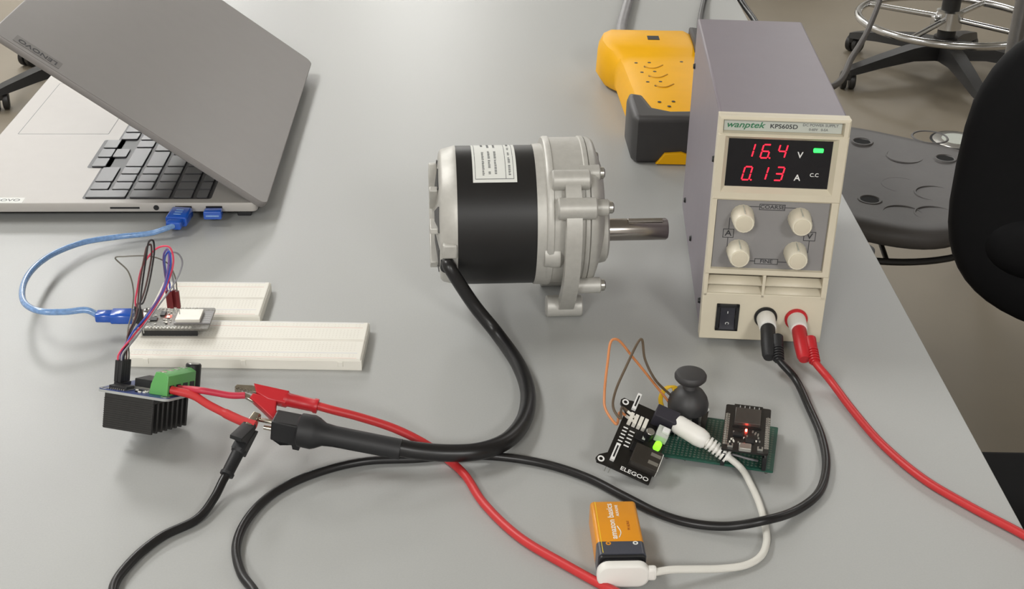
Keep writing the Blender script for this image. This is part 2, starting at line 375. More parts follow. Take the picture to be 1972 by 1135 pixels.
# ------------------------------------------------------------------ test leads (banana plug + cable + alligator clip each)
def ribs(bm, a, d, n, step, r, th):
    x, y, d = frame(d)
    for k in range(n): lathe(bm, [(0, r*.8), (0, r), (th, r), (th, r*.8)], Vector(a)+d*(k*step), d, 14)
def alligator(par, tip, end, mcol, open_deg, side, boot_r=4.0):
    """clip whose jaws point to tip and whose boot ends at end; side = direction the moving handle opens to"""
    tip = Vector(tip); end = Vector(end); d = (end-tip).normalized(); L = (end-tip).length
    s = Vector(side); s = (s-d*s.dot(d)).normalized(); n = d.cross(s)
    Mx = Matrix((( d.x, s.x, n.x, tip.x), (d.y, s.y, n.y, tip.y), (d.z, s.z, n.z, tip.z), (0, 0, 0, 1)))
    k = L/52.0
    def put(nm, b, m):
        bmesh.ops.transform(b, matrix=Mx, verts=b.verts); return obj(nm, b, m, par, True)
    # fixed jaw
    b = NB(); prism(b, [(0, -.2), (14*k, .6), (16*k, -3), (10*k, -3.6), (1, -2)], -2.2, 2.2, 'z', .3)
    for q in range(5): box(b, (1+q*2.2*k, -.5, -2.2), (2.1+q*2.2*k, .5, 2.2))
    j1 = put('jaw', b, M_nick)
    b = NB(); prism(b, [(0.4, .9), (12*k, 3.2), (17*k, 5.4), (15*k, 7.2), (7*k, 4.6), (0.8, 2.4)], -2.0, 2.0, 'z', .3)
    put('jaw', b, M_nick)
    # insulated body and moving handle
    b = NB(); prism(b, [(11*k, -4.6), (14*k, 1.2), (22*k, 4.0), (33*k, 4.2), (33*k, -4.6)], -4.3, 4.3, 'z', .8); put('insulating_sleeve', b, mcol)
    b = NB(); prism(b, [(12*k, 1.8), (11*k, 5.2), (20*k, 10.6), (30*k, 17.0), (31.6*k, 14.8), (28*k, 8), (27*k, 2)], -4.0, 4.0, 'z', .8); put('lever', b, mcol)
    b = NB(); lathe(b, [(31*k, 4.9), (33*k, boot_r+.7), (34*k, boot_r), (49*k, boot_r*.96), (50*k, boot_r+.5), (52*k, boot_r+.4), (52*k, 2)], (0, 0, 0), (1, 0, 0), 18); put('boot', b, mcol)
def banana(par, J, mcol, drop, Lp):
    a = PM @ Vector((J.x, -23, J.z)); e = PM @ Vector((J.x+drop[0], -23-Lp, J.z+drop[1])); d = (e-a).normalized()
    b = NB(); lathe(b, [(0, 4.6), (1.5, 5.2), (Lp*.55, 5.4), (Lp*.9, 4.9), (Lp, 3.8), (Lp, 0)], a, d, 18); pl = obj('banana_plug', b, mcol, par, True)
    x, y, d = frame(d); off = PM.to_3x3() @ Vector((7.0, 0, 1.5))
    b = NB(); lathe(b, [(-2, 1.5), (0, 4.4), (Lp*.3, 4.2), (Lp*.36, 3.4)], a+d*(Lp*.38)+off*.85, d, 16)
    ribs(b, a+d*(Lp*.74)+off*.9, d, 5, 2.2, 4.0, 1.1); lathe(b, [(0, 3.2), (12, 2.9)], a+d*(Lp*.72)+off*.9, d, 14)
    obj('strain_relief', b, mcol, pl, True)
    return a+d*(Lp*.72+10)+off*.9, d

lead = thing('black_test_lead', 'black test lead looping from the power supply to a black alligator clip', 'test lead', P(1489, 690, 0))
c0, d0 = banana(lead, JB, M_rub, (-1.0, -11), 28)
pts = [c0-d0*6, c0, P(1530, 728, 6), P(1558, 785, 3), P(1583, 845, 2.6), P(1591, 900, 2.6), P(1576, 950, 2.6), P(1532, 984, 3.6), P(1472, 1003, 8.0), P(1400, 1014, 4.0), P(1330, 1008, 2.8), P(1270, 990, 2.8), P(1205, 958, 2.8), P(1130, 920, 2.8),
       P(1050, 894, 2.8), P(960, 880, 2.8), P(880, 878, 2.8), P(800, 884, 2.8), P(700, 889, 2.8), P(610, 911, 2.8), P(530, 948, 2.8), P(478, 998, 2.8), P(455, 1052, 2.8), P(465, 1105, 2.8), P(492, 1145, 2.8), P(505, 1220, 2.8), P(440, 1300, 2.8), P(330, 1290, 2.8), P(240, 1210, 2.8),
       P(218, 1135, 2.8), P(250, 1085, 2.8), P(310, 1035, 2.8), P(380, 1000, 3), P(412, 960, 5), P(430, 925, 9), P(440, 908, 12)]
b = NB(); tube(b, pts, 2.7, 12, 10); obj('cable', b, M_blk, lead, True)
alligator(lead, P(497, 796, 32), P(436, 916, 11), M_rub, 0, (.3, .62, .68), 3.9)

lead = thing('red_test_lead', 'red test lead from the power supply, crossing the table to a red alligator clip', 'test lead', P(1548, 693, 0))
c0, d0 = banana(lead, JR, M_red, (2.0, -11), 28)
pts = [c0-d0*6, c0, P(1598, 732, 6), P(1640, 788, 3), P(1700, 857, 2.8), P(1780, 924, 2.8), P(1870, 977, 2.8), P(1972, 1031, 3.2), P(2060, 1085, 3.5), P(2100, 1160, 4), P(2000, 1260, 3), P(1800, 1310, 2.8), P(1550, 1290, 2.8), P(1350, 1220, 2.8), P(1182, 1139, 2.8), P(1090, 1089, 2.8),
       P(1000, 1035, 2.8), P(930, 968, 2.8), P(895, 915, 2.8), P(862, 885, 3.2), P(815, 853, 7), P(760, 826, 14), P(690, 803, 22), P(640, 790, 27), P(608, 781, 29)]
b = NB(); tube(b, pts, 2.7, 12, 10); obj('cable', b, M_redc, lead, True)
alligator(lead, P(452, 748, 38), P(612, 783, 28), M_red, 0, (.25, -1, -.75), 4.3)

# ------------------------------------------------------------------ geared motor
mo = thing('geared_motor', 'black bodied electric gear motor with cast metal gearbox and steel shaft', 'motor', (0, 882, 0), (0, 0, .08))
AZ = 73
def ml(prof, m, nm, c=(0, AZ), n=64, par=None, label=None):
    b = NB(); lathe(b, prof, (0, c[0], c[1]), (1, 0, 0), n); return obj(nm, b, m, par or mo, label=label)
ml([(-44, 51.3), (14.5, 51.3)], M_sleeve, 'motor_body')
ec = ml([(-60.5, 0), (-60.5, 15), (-59, 17), (-58.4, 22), (-55.5, 44), (-55, 47), (-53, 49), (-45.5, 51), (-43.8, 51.6), (-43, 51.6)], M_alu, 'end_cap')
for k in range(8):
    a0 = math.radians(45*k+12); a1 = a0+math.radians(26)
    b = NB(); q = []
    for r, x in ((22, -59.0), (42, -56.6)):
        for a in ((a0, a1) if r == 22 else (a1, a0)): q.append(b.verts.new((x, math.cos(a)*r, AZ+math.sin(a)*r)))
    b.faces.new(q); g = bmesh.ops.extrude_face_region(b, geom=b.faces[:]); bmesh.ops.translate(b, verts=[v for v in g['geom'] if isinstance(v, bmesh.types.BMVert)], vec=(1.2, 0, 0))
    obj('vent_opening', b, M_alud, ec)
    a = math.radians(45*k-8)
    b = NB(); box(b, (-62.5, -2.2, 14), (-56.5, 2.2, 40), .8, M=T(0, 0, AZ) @ Matrix.Rotation(a, 4, 'X')); obj('vent_rib', b, M_alu, ec)
b = NB(); lathe(b, [(-62.5, 0), (-62.5, 12), (-60, 14)], (0, 0, AZ), (1, 0, 0), 32); obj('bearing_boss', b, M_alu, ec)
b = NB(); box(b, (-54, -53.5, 63), (-43.5, -44, 74), 1.5); obj('cable_lug', b, M_alu, ec)
# white type label wrapped over the sleeve
def patch(x0, x1, f0, f1, r, n=18, th=.25):
    b = NB(); rows = []
    for k in range(n+1):
        f = f0+(f1-f0)*k/n; rows.append([b.verts.new((x, -math.cos(f)*rr, AZ+math.sin(f)*rr)) for x, rr in ((x0, r), (x1, r), (x1, r+th), (x0, r+th))])
    for A, B in zip(rows, rows[1:]):
        for k in range(4): b.faces.new((A[k], A[(k+1) % 4], B[(k+1) % 4], B[k]))
    b.faces.new(rows[0]); b.faces.new(list(reversed(rows[-1]))); return b
lab = obj('type_label', patch(-31.5, -.2, .885, 2.2, 51.2), M_paper, mo)
for x0, x1, f0, f1 in ((-29.9, -29.5, .94, 2.15), (-2.6, -2.2, .94, 2.15), (-29.9, -2.2, .935, .945), (-8.2, -7.8, .94, 2.15)):
    obj('label_rule', patch(x0, x1, f0, f1, 51.45, 12, .06), M_inkl, lab)
for x, ws in ((-23.8, ((1.0, 1.08), (1.1, 1.28), (1.30, 1.5), (1.72, 1.95))), (-19.4, ((1.02, 1.08), (1.13, 1.3), (1.32, 1.52), (1.66, 1.9))), (-15, ((1.02, 1.14), (1.16, 1.3), (1.32, 1.52), (1.66, 1.9))), (-5.2, ((1.0, 1.2), (1.22, 1.36), (1.40, 1.5), (1.56, 1.66), (1.74, 1.95)))):
    for f0, f1 in ws:
        f = f0
        while f < f1-.01:
            st = random.choice((.018, .024, .03)); obj('print_mark', patch(x-.8, x+.8*random.choice((.6, 1, 1)), f, f+st*.62, 51.45, 2, .06), M_inkl, lab); f += st
# gearbox
def hull(cy, cz, r, n=56, flat=None):
    return [(cy+math.cos(2*math.pi*k/n)*r, cz+math.sin(2*math.pi*k/n)*r) for k in range(n)]
b = NB(); lathe(b, [(13.5, 50), (13.5, 52), (20, 52.4), (24, 53), (24.5, 50)], (0, 0, AZ), (1, 0, 0), 64); obj('motor_flange', b, M_alu, mo)
gc = (0, 76)
gb = ml([(20, 48), (20.5, 54), (22, 55), (25, 55), (25.6, 54), (47, 54), (47.8, 54.8), (50.5, 54.8), (51, 54)], M_alu, 'gearbox_housing', gc, 72)
gcov = ml([(50.6, 54), (51, 52.4), (51.6, 54.2), (55, 54), (57.5, 52), (62, 40), (63.5, 36), (64, 0)], M_alu, 'gearbox_cover', gc, 72)
b = NB(); lathe(b, [(60, 25), (66.5, 23.5), (68, 21.5), (68, 9)], (0, -13, 65), (1, 0, 0), 48); obj('bearing_plate', b, M_alu, mo)
b = NB(); lathe(b, [(64, 11), (69.5, 10.5), (69.5, 8)], (0, -13, 65), (1, 0, 0), 32); obj('oil_seal', b, M_alud, mo)
b = NB(); lathe(b, [(64, 8.2), (112.6, 8.2), (114, 7.2), (114, 0)], (0, -13, 65), (1, 0, 0), 40); sh = obj('output_shaft', b, M_shaft, mo)
b = NB(); box(b, (84, -17, 72.3), (110, -12, 73.6), .3); obj('key_flat', b, M_shaft, sh)
for x0, x1, y, z, r in ((23.5, 50.5, -40, 117, 7.2), (26.5, 54, -56, 102, 7.8), (23.5, 51, -25, 8.2, 8.2), (23.5, 51, 25, 8.2, 8.2)):
    b = NB(); lathe(b, [(x0, r-1.2), (x0+1, r), (x1-1, r), (x1, r-1), (x1, 3.2), (x1-4, 3.0), (x1-4, 0)], (0, y, z), (1, 0, 0), 28); obj('mounting_boss', b, M_alu, mo)
def strut(pts, x0, x1, th):
    b = NB(); rows = []
    for k, (y, z) in enumerate(pts):
        y0, z0 = pts[max(k-1, 0)]; y1, z1 = pts[min(k+1, len(pts)-1)]
        n = Vector((z1-z0, -(y1-y0))).normalized()*th/2
        rows.append([b.verts.new(v) for v in ((x0, y+n.x, z+n.y), (x1, y+n.x, z+n.y), (x1, y-n.x, z-n.y), (x0, y-n.x, z-n.y))])
    for A, B in zip(rows, rows[1:]):
        for k in range(4): b.faces.new((A[k], A[(k+1) % 4], B[(k+1) % 4], B[k]))
    b.faces.new(rows[0]); b.faces.new(list(reversed(rows[-1])))
    return b
for sgn in (-1, 1):
    pts = ([(-40, 117), (-56, 102)] if sgn < 0 else []) + [(sgn*60.5, 90), (sgn*62, 77), (sgn*60, 60), (sgn*54, 44), (sgn*44, 28), (sgn*34, 16), (sgn*25, 8)]
    obj('mounting_strut', strut(pts, 32.5, 43.5, 9), M_alu, mo)
for x0, x1, y, z in ((44, 59, -28, 117), (44, 62, -40, 33), (44, 64, -46, 98), (44, 57, -6, 120), (44, 62, 42, 33)):
    b = NB(); lathe(b, [(x0, 6), (x1-.8, 6), (x1, 5.2), (x1, 0)], (0, y, z), (1, 0, 0), 20); bs = obj('screw_boss', b, M_alu, mo)
    b = NB(); lathe(b, [(x1-.2, 4.2), (x1+2.6, 4.2), (x1+3.6, 3), (x1+3.6, 0)], (0, y, z), (1, 0, 0), 12); obj('bolt', b, M_silv, bs)
# side boss on the flange
b = NB(); lathe(b, [(19, 10), (26, 11), (30, 11), (33, 8)], (0, -44, 62), (1, 0, 0), 24); obj('flange_boss', b, M_alu, mo)
# its cable, sleeve and plug
st = WM[mo] @ Vector((-50, -44, 57))
b = NB(); lathe(b, [(0, 6.2), (8, 6.0), (9.5, 5.2), (9.5, 0)], WM[mo] @ Vector((-49, -42, 58)), (-.05, -.8, -.6), 18); obj('cable_grommet', b, M_rub, mo, True)
pts = [st, P(864, 512, 58), P(886, 548, 44), P(916, 592, 26), P(955, 640, 9), P(1000, 706, 5), P(1017, 762, 5), P(1006, 815, 6), P(970, 853, 9), P(920, 870, 11), P(860, 873, 12.5), P(800, 868, 15), P(765, 862, 17.5)]
b = NB(); tube(b, pts, lambda t: 4.6+.9*min(1, t*1.6), 14, 10); obj('power_cable', b, M_blk, mo, True)
A_, B_ = P(772, 866, 16.5), P(527, 818, 27)
d = (B_-A_).normalized(); L = (B_-A_).length
b = NB(); lathe(b, [(0, 5.6), (0, 6.4), (L*.35, 6.5), (L*.52, 6.6), (L*.60, 7.2), (L*.655, 9.6), (L*.69, 10.6), (L*.79, 10.4), (L*.81, 8)], A_, d, 22); obj('heat_shrink_sleeve', b, M_rub, mo, True)
x_, y_, _ = frame(d)
Mx = Matrix(((d.x, x_.x, y_.x, A_.x), (d.y, x_.y, y_.y, A_.y), (d.z, x_.z, y_.z, A_.z), (0, 0, 0, 1)))
b = NB(); box(b, (L*.77, -7, -7), (L, 7, 7), 1.0); bmesh.ops.transform(b, matrix=Mx, verts=b.verts); plug = obj('plug_housing', b, M_black, mo, True)
b = NB(); prism(b, [(L*.78, -10), (L*.78, -13.6), (L*.83, -13.6), (L*.84, -10.6), (L*.99, -9.6), (L*.93, -12.4), (L*.99, -8.6), (L*.84, -8.6), (L*.8, -7)], -3, 3, 'z'); bmesh.ops.transform(b, matrix=Mx @ Matrix.Rotation(math.pi/2, 4, 'X'), verts=b.verts); obj('latch', b, M_black, plug, True)
b = NB(); lathe(b, [(L-1, 1.6), (L+9, 1.4), (L+10, .9)], A_ + y_*1.5, d, 10); lathe(b, [(L-1, 1.6), (L+6, 1.4)], A_ - y_*3.5, d, 10); obj('contact_pin', b, M_nick, plug, True)

# ------------------------------------------------------------------ motor driver module (tilted on its wires)
DB = Vector((-221.2, 664.8, 17.9)); DR = (math.radians(-23.4), math.radians(-2.8), math.radians(-17.5))
dr = thing('motor_driver_module', 'motor driver board on a black finned heatsink with green terminal block', 'circuit board', DB, DR)
DM = WM[dr]
b = NB(); box(b, (-34.8, 0, 19), (0, 41, 22.6), .3); hs = obj('heatsink', b, M_heat, dr)
for k in range(8):
    y = k*(41-1.7)/7
    b = NB(); box(b, (-34.8, y, 0), (0, y+1.7, 19.4), .25)
    if k == 0:
        for q in range(14): box(b, (-34.8, -.25, 1+q*1.35), (0, .1, 1.6+q*1.35))
    obj('fin', b, M_heat, hs)
b = NB(); prism(b, rrect(-39.5, 10.5, -2, 48, 4), 23.0, 24.6); obj('circuit_board', b, M_pcbu, dr)
b = NB(); prism(b, rrect(-39.7, 10.7, -2.2, 48.2, 4.1), 22.6, 24.2); obj('board_edge', b, M_pcbw, dr)
for x, y in ((-36, 1.8), (7, 1.8), (-36, 44), (7, 44)):
    b = NB(); lathe(b, [(0, 1.7), (0, 2.9), (.25, 2.9), (.25, 1.7)], (x, y, 24.6), (0, 0, 1), 20, False); obj('mounting_hole_ring', b, M_silv, dr)
b = NB(); prism(b, [(-6.5, 24.6), (-5.5, 31), (-2.5, 38.8), (3.0, 38.8), (6.5, 37), (6.5, 24.6)], 4.5, 37, 'y', .4); tb = obj('terminal_block', b, M_grn, dr)
for k in range(4):
    b = NB(); box(b, (5.2, 6+k*8, 25.6), (6.9, 11.4+k*8, 31.0), .3); obj('wire_entry', b, M_black, tb)
    b = NB(); lathe(b, [(0, 2.2), (.3, 2.2), (.3, 0)], (0.2, 8.6+k*8, 38.7), (0, 0, 1), 14); obj('clamp_screw', b, M_silv, tb)
b = NB(); box(b, (-22.5, 13, 26.2), (-9, 29, 31.5), .5); obj('power_chip', b, M_black, dr)
b = NB(); box(b, (-22.5, 11.8, 24.6), (-9, 13.4, 26.4), .2); box(b, (-22.5, 29, 24.6), (-9, 31, 26), .2); obj('chip_tab', b, M_silv, dr)
b = NB(); box(b, (-33.5, 2, 25), (-21, 11, 27), .3); obj('logic_chip', b, M_black, dr)
b = NB()
for k in range(8): box(b, (-33+k*1.5, .8, 24.6), (-32.4+k*1.5, 12.2, 25.5))
obj('chip_legs', b, M_silv, dr)
for k in range(10):
    x, y = -20+random.random()*12, 2+random.random()*8
    b = NB(); box(b, (x, y, 24.6), (x+2, y+1.2, 25.4), .1); obj('surface_resistor', b, random.choice((M_black, M_silv, M_bb)), dr)
b = NB(); lathe(b, [(0, 5), (15.2, 5), (16, 4.4), (16, 0)], (1, 42.6, 24.6), (0, 0, 1), 24); cp = obj('capacitor', b, M_black, dr)
b = NB(); lathe(b, [(16, 3.8), (16.2, 3.6), (16.2, 0)], (1, 42.6, 24.6), (0, 0, 1), 20); obj('capacitor_top', b, M_silv, cp)
b = NB(); box(b, (-37.5, 13, 24.6), (-32, 24, 27), .2); hd = obj('pin_header', b, M_black, dr)
b = NB()
for i in range(2):
    for j in range(4): box(b, (-36.5+i*2.54, 13.6+j*2.54, 26.5), (-35.9+i*2.54, 14.2+j*2.54, 33))
obj('header_pins', b, M_silv, hd)
def pin(i, j): return (-36.2+i*2.6, 13.9+j*2.6)
# two short red wires from the terminal block
W0 = DM @ Vector((6.6, 8.6, 28.3)); W1 = DM @ Vector((6.6, 16.6, 28.3))
b = NB(); tube(b, [W0-(W1-W0).normalized()*0, P(372, 762, 39), P(400, 779, 36), P(435, 797, 33), P(468, 812, 31), P(492, 820, 30)], lambda t: 2.6 if t < .6 else 3.0, 12)
o = obj('short_red_wire', b, M_redc); tag(o, 'short thick red wire from the green terminal block, lower one, to the black clip', 'wire')
b = NB(); tube(b, [W1, P(385, 752, 42), P(415, 757, 40), P(445, 762, 38), P(472, 762, 37.5)], 2.1, 12)
o = obj('short_red_wire', b, mat('pink_red_wire', (196, 52, 74), .42)); tag(o, 'short pink red wire from the green terminal block, upper one, to the red clip', 'wire')

# ------------------------------------------------------------------ breadboards
def breadboard(nm, label, loc, rz, L, D, full):
    t = thing(nm, label, 'breadboard', loc, (0, 0, rz), 'white breadboards')
    H = 8.5
    b = NB(); box(b, (0, 0, 0), (L, D, H-1), .3); box(b, (.4, .5, H-3), (L-.4, D-.4, H), 1.2, 3); obj('body', b, M_bb, t)
    b = NB(); box(b, (1, D/2-1.6, H-.02), (L-1, D/2+1.6, H+.04)); obj('centre_channel', b, M_bbh, t)
    for y, m in ((2.2, M_bbr), (9.0, M_bbb), (D-2.6, M_bbb), (D-9.4, M_bbr)):
        b = NB(); box(b, (4, y, H-.02), (L-4, y+.5, H+.06)); obj('rail_line', b, m, t)
    b = NB(); cols = int((L-6)/2.54)
    for c in range(cols):
        x = 3.6+c*2.54
        ys = [D/2-4-k*2.54 for k in range(5)]+[D/2+4+k*2.54 for k in range(5)]
        if c % 6 != 5: ys += [4.4, 6.9, D-4.4-.4, D-6.9-.4]
        for y in ys:
            q = [b.verts.new(v) for v in ((x-.45, y-.45, H+.03), (x+.45, y-.45, H+.03), (x+.45, y+.45, H+.03), (x-.45, y+.45, H+.03))]; b.faces.new(q)
    obj('contact_holes', b, M_bbh, t, kind='stuff')
    for k in range(3 if full else 2):
        x = L*(.09+.41*k)
        b = NB(); box(b, (x-1.8, -.7, 3), (x+1.8, .4, 7), .3); obj('side_tab', b, M_bb, t)
    return t
breadboard('breadboard', 'long white breadboard, the nearer of the two, with the driver module before it', (-268.9, 774.6, 0), .001, 165.1, 54.6, True)
breadboard('breadboard', 'short white breadboard behind the long one, below the laptop', (-268.5, 834.2, 0), .02, 83, 54.6, False)

# ------------------------------------------------------------------ ESP32 style development boards
def devboard(par, M, Ld, Wd, shield, board, lm, lit, pinsdown=6, hh=2.5):
    """long side along x, USB port at x=0"""
    def put(nm, b, m, p=par):
        bmesh.ops.transform(b, matrix=M, verts=b.verts); return obj(nm, b, m, p)
    b = NB(); prism(b, rrect(0, Ld, 0, Wd, 1.5), 0, 1.6); pc = put('controller_board', b, board)
    for y in (1.6, Wd-1.6):
        b = NB(); box(b, (5, y-1.25, -hh), (Ld-8, y+1.25, 0), .1); put('pin_header', b, M_black, pc)
        n = int((Ld-14)/2.54); b = NB()
        for k in range(n): box(b, (6+k*2.54-.32, y-.32, -pinsdown), (6+k*2.54+.32, y+.32, -2)); box(b, (5.1+k*2.54, y-1.5, 1.6), (6.9+k*2.54, y+1.2, 1.8)); lathe(b, [(1.7, .8), (2.6, .4), (2.6, 0)], (6+k*2.54, y, 0), (0, 0, 1), 6)
        put('header_pins', b, M_silv, pc)
    b = NB(); box(b, (Ld-25.5, Wd/2-9, 1.6), (Ld+.2, Wd/2+9, 2.4)); put('radio_module', b, board if board is M_pcbb else M_pan, pc)
    b = NB(); box(b, (Ld-24.5, Wd/2-8, 2.3), (Ld-7, Wd/2+8, 4.8), .3); put('radio_shield', b, shield, pc)
    b = NB()
    for k in range(5): box(b, (Ld-6, Wd/2-7+k*3, 2.4), (Ld-1, Wd/2-6.4+k*3, 2.45))
    put('antenna_trace', b, M_pcbw, pc)
    b = NB(); box(b, (-1, Wd/2-3.8, 1.6), (5, Wd/2+3.8, 4.4), .6); put('usb_port', b, M_silv, pc)
    for y in (5.2, Wd-5.2):
        b = NB(); box(b, (1.5, y-1.7, 1.6), (4.7, y+1.7, 3.2), .2); bt = put('push_button', b, M_silv, pc)
        b = NB(); lathe(b, [(3.2, .9), (3.8, .8), (3.8, 0)], (3.1, y, 0), (0, 0, 1), 12); put('button_cap', b, M_black, bt)
    b = NB(); box(b, (8.5, Wd/2-5, 1.6), (13.5, Wd/2, 2.6), .15); put('usb_chip', b, M_black, pc)
    b = NB(); box(b, (14.5, Wd/2+2, 1.6), (18, Wd/2+8, 3.0), .15); put('regulator_chip', b, M_black, pc)
    for k in range(26):
        x, y = 7+random.random()*(Ld-36), 5+random.random()*(Wd-10)
        b = NB(); box(b, (x, y, 1.6), (x+1.5, y+.9, 2.2), .1); put('surface_part', b, random.choice((M_silv, M_silv, M_black, M_bb)), pc)
    b = NB(); box(b, (lm[0]-.9, lm[1]-.6, 1.6), (lm[0]+.9, lm[1]+.6, 2.5), .1); led = put('power_led', b, lit, pc)
    return pc
M_ledr2 = mat('red_board_led', (255, 70, 55), .4, emit=40, var=0)
M_espg = mat('controller_grey_mask', (120, 118, 112), .4, var=.3, scale=600)
M_shld = mat('shield_painted_glare', (236, 232, 222), .4, .1)  # near-white puts the glare on the silver shield into its colour
esp = thing('controller_on_breadboard', 'small controller board with silver radio shield plugged into the breadboards', 'circuit board', (-268, 801.5, 8.5), (0, 0, .03))
pc = devboard(esp, T(0, 0, 5.4), 52, 31, M_shld, M_espg, (20.5, 17), M_ledr2, 5.4, 4.6)

# ------------------------------------------------------------------ blue USB cable
uc = thing('blue_usb_cable', 'translucent blue USB cable curling from the laptop to the breadboard controller', 'cable', P(340, 440, 0))
LA = math.radians(2.6); LN = Vector((-213.8, 1020.4, 0)); LMx = T(*LN) @ Matrix.Rotation(LA, 4, 'Z')
U = LMx @ Vector((-69.5, 0, 10.5)); dU = (LMx.to_3x3() @ Vector((-.12, -1, -.06))).normalized()
xu, yu, _ = frame(dU)
Mu = Matrix(((dU.x, xu.x, yu.x, U.x), (dU.y, xu.y, yu.y, U.y), (dU.z, xu.z, yu.z, U.z), (0, 0, 0, 1)))
b = NB(); prism(b, rrect(-9.2, 9.2, -4.6, 4.6, 2.4), 3, 22, 'x', 1.0); prism(b, rrect(-6.5, 6.5, -3.6, 3.6, 2), 21, 30, 'x', 1.2); bmesh.ops.transform(b, matrix=Mu, verts=b.verts); up_ = obj('usb_plug', b, M_blue, uc, True)
b = NB(); box(b, (-3, -6, -2.2), (4, 6, 2.2), .2); bmesh.ops.transform(b, matrix=Mu, verts=b.verts); obj('plug_shell', b, M_silv, up_, True)
for k in range(3):
    b = NB(); box(b, (8+k*4, -3.2, 4.5), (9.6+k*4, 3.2, 4.9), .1); bmesh.ops.transform(b, matrix=Mu, verts=b.verts); obj('usb_symbol', b, M_bluc, up_, True)
e = U+dU*29
mp = esp.matrix_basis
mU = Vector((-268, 801.5, 4.4)); mdir = Vector((-1, -.03, 0))
M1 = mU + Vector((-1, 15.5, 12.5))
pts = [e, e+dU*5+Vector((-6, -1, 0)), P(292, 449, 6), P(230, 456, 6), P(165, 466, 8), P(105, 488, 12), P(62, 520, 17), P(43, 558, 21), P(50, 587, 23), P(80, 600, 24), P(125, 601, 23), P(168, 598, 22.0), M1+mdir*28]
b = NB(); tube(b, pts, 2.35, 12, 10); obj('cable', b, M_bluc, uc, True)
b = NB(); lathe(b, [(0, 1.6), (3, 1.6)], M1+Vector((2.5, 0, 0)), mdir, 8)
b = NB(); prism(b, rrect(-6.2, 6.2, -4.2, 4.2, 2.6), 3.5, 19, 'x', .9); prism(b, rrect(-4.8, 4.8, -3.6, 3.6, 2.4), 18, 30, 'x', 1.0); bmesh.ops.transform(b, matrix=T(*M1) @ Matrix.Rotation(math.pi+.03, 4, 'Z'), verts=b.verts); mpl = obj('micro_usb_plug', b, M_blue, uc, True)
b = NB(); box(b, (-1, -3.4, -1.1), (4.5, 3.4, 1.1), .3); bmesh.ops.transform(b, matrix=T(*M1) @ Matrix.Rotation(math.pi+.03, 4, 'Z'), verts=b.verts); obj('plug_shell', b, M_silv, mpl, True)
# small blue dongle next to it
ud = thing('blue_usb_dongle', 'short blue USB dongle in the port nearest the laptop hinge', 'usb dongle', LMx @ Vector((-43.5, -5, 0)), (0, 0, LA))
b = NB(); prism(b, rrect(-7.6, 7.6, 6.2, 13.4, 1.2), -10, -1, 'y', .6); bmesh.ops.translate(b, verts=b.verts, vec=(0, 4, 0)); dg_ = obj('dongle_body', b, M_blue, ud)
b = NB(); box(b, (-5.5, -6.4, 9.0), (5.5, -5.9, 10.2)); obj('dongle_line', b, M_bluc, dg_)
b = NB(); box(b, (-6, 2.5, 7.6), (6, 7, 12)); obj('plug_shell', b, M_silv, ud)

# ------------------------------------------------------------------ jumper wires from driver to controller
JC = {}
def jumper(nm, label, col, i, j, pts, endcol, end_dir=(0, 0, 1), eh=13.5, r=.62):
    """wire from driver pin (i,j) along pts to a housing standing on the controller"""
    x, y = pin(i, j)
    t = thing(nm, label, 'jumper wire', DM @ Vector((x, y, 27)), (0, 0, 0), 'jumper wires between driver and controller')
    b = NB(); box(b, (x-1.22, y-1.22, 27.2), (x+1.22, y+1.22, 41), .2); bmesh.ops.transform(b, matrix=DM, verts=b.verts); obj('connector_housing', b, M_black, t, True)
    tip = P(*pts[-1])
    b = NB(); box(b, (-1.22, -1.22, -eh), (1.22, 1.22, 0), .2); bmesh.ops.transform(b, matrix=T(*tip), verts=b.verts); obj('connector_housing', b, endcol, t, True)
    b = NB(); box(b, (-.32, -.32, -eh-5), (.32, .32, -eh)); bmesh.ops.transform(b, matrix=T(*tip), verts=b.verts); obj('connector_pin', b, M_silv, t, True)
    b = NB(); tube(b, [DM @ Vector((x, y, 40)), DM @ Vector((x, y, 44))]+[P(*q) for q in pts[:-1]]+[tip+Vector((0, 0, 4)), tip+Vector((0, 0, -1))], r, 8, 8)
    key = 'wire_%d_%d_%d' % col
    if key not in JC: JC[key] = mat(key, col, .45)
    obj('wire', b, JC[key], t, True)
M_dred = mat('dark_red_housing', (112, 24, 28), .45)
jumper('jumper_wire', 'pink red jumper wire with the widest loop over the breadboard', (226, 66, 96), 0, 0, [(256, 648, 55), (292, 602, 62), (322, 548, 78), (334, 502, 92), (326, 476, 98), (305, 477, 96), (276, 510, 78), (264, 560, 48), (262, 590, 36)], M_black)
jumper('jumper_wire', 'purple jumper wire rising to a tight bend and into a dark red connector', (112, 84, 150), 0, 1, [(250, 648, 55), (284, 606, 62), (314, 556, 78), (325, 505, 92), (322, 480, 97), (317, 486, 95), (317, 525, 66), (321, 548, 46), (322, 560, 42)], M_dred)
jumper('jumper_wire', 'blue jumper wire with a tight bend beside the purple one', (62, 84, 186), 0, 2, [(252, 646, 56), (288, 602, 63), (318, 552, 79), (329, 503, 92), (325, 484, 97), (320, 490, 95), (320, 525, 66), (327, 548, 48), (328, 561, 43)], M_dred)
jumper('jumper_wire', 'grey jumper wire bowing out to the right of the loops', (150, 150, 156), 1, 0, [(262, 650, 53), (300, 596, 58), (330, 555, 66), (346, 526, 74), (351, 504, 82), (343, 489, 88), (332, 486, 90), (330, 515, 70), (334, 545, 50), (335, 559, 42)], M_dred)
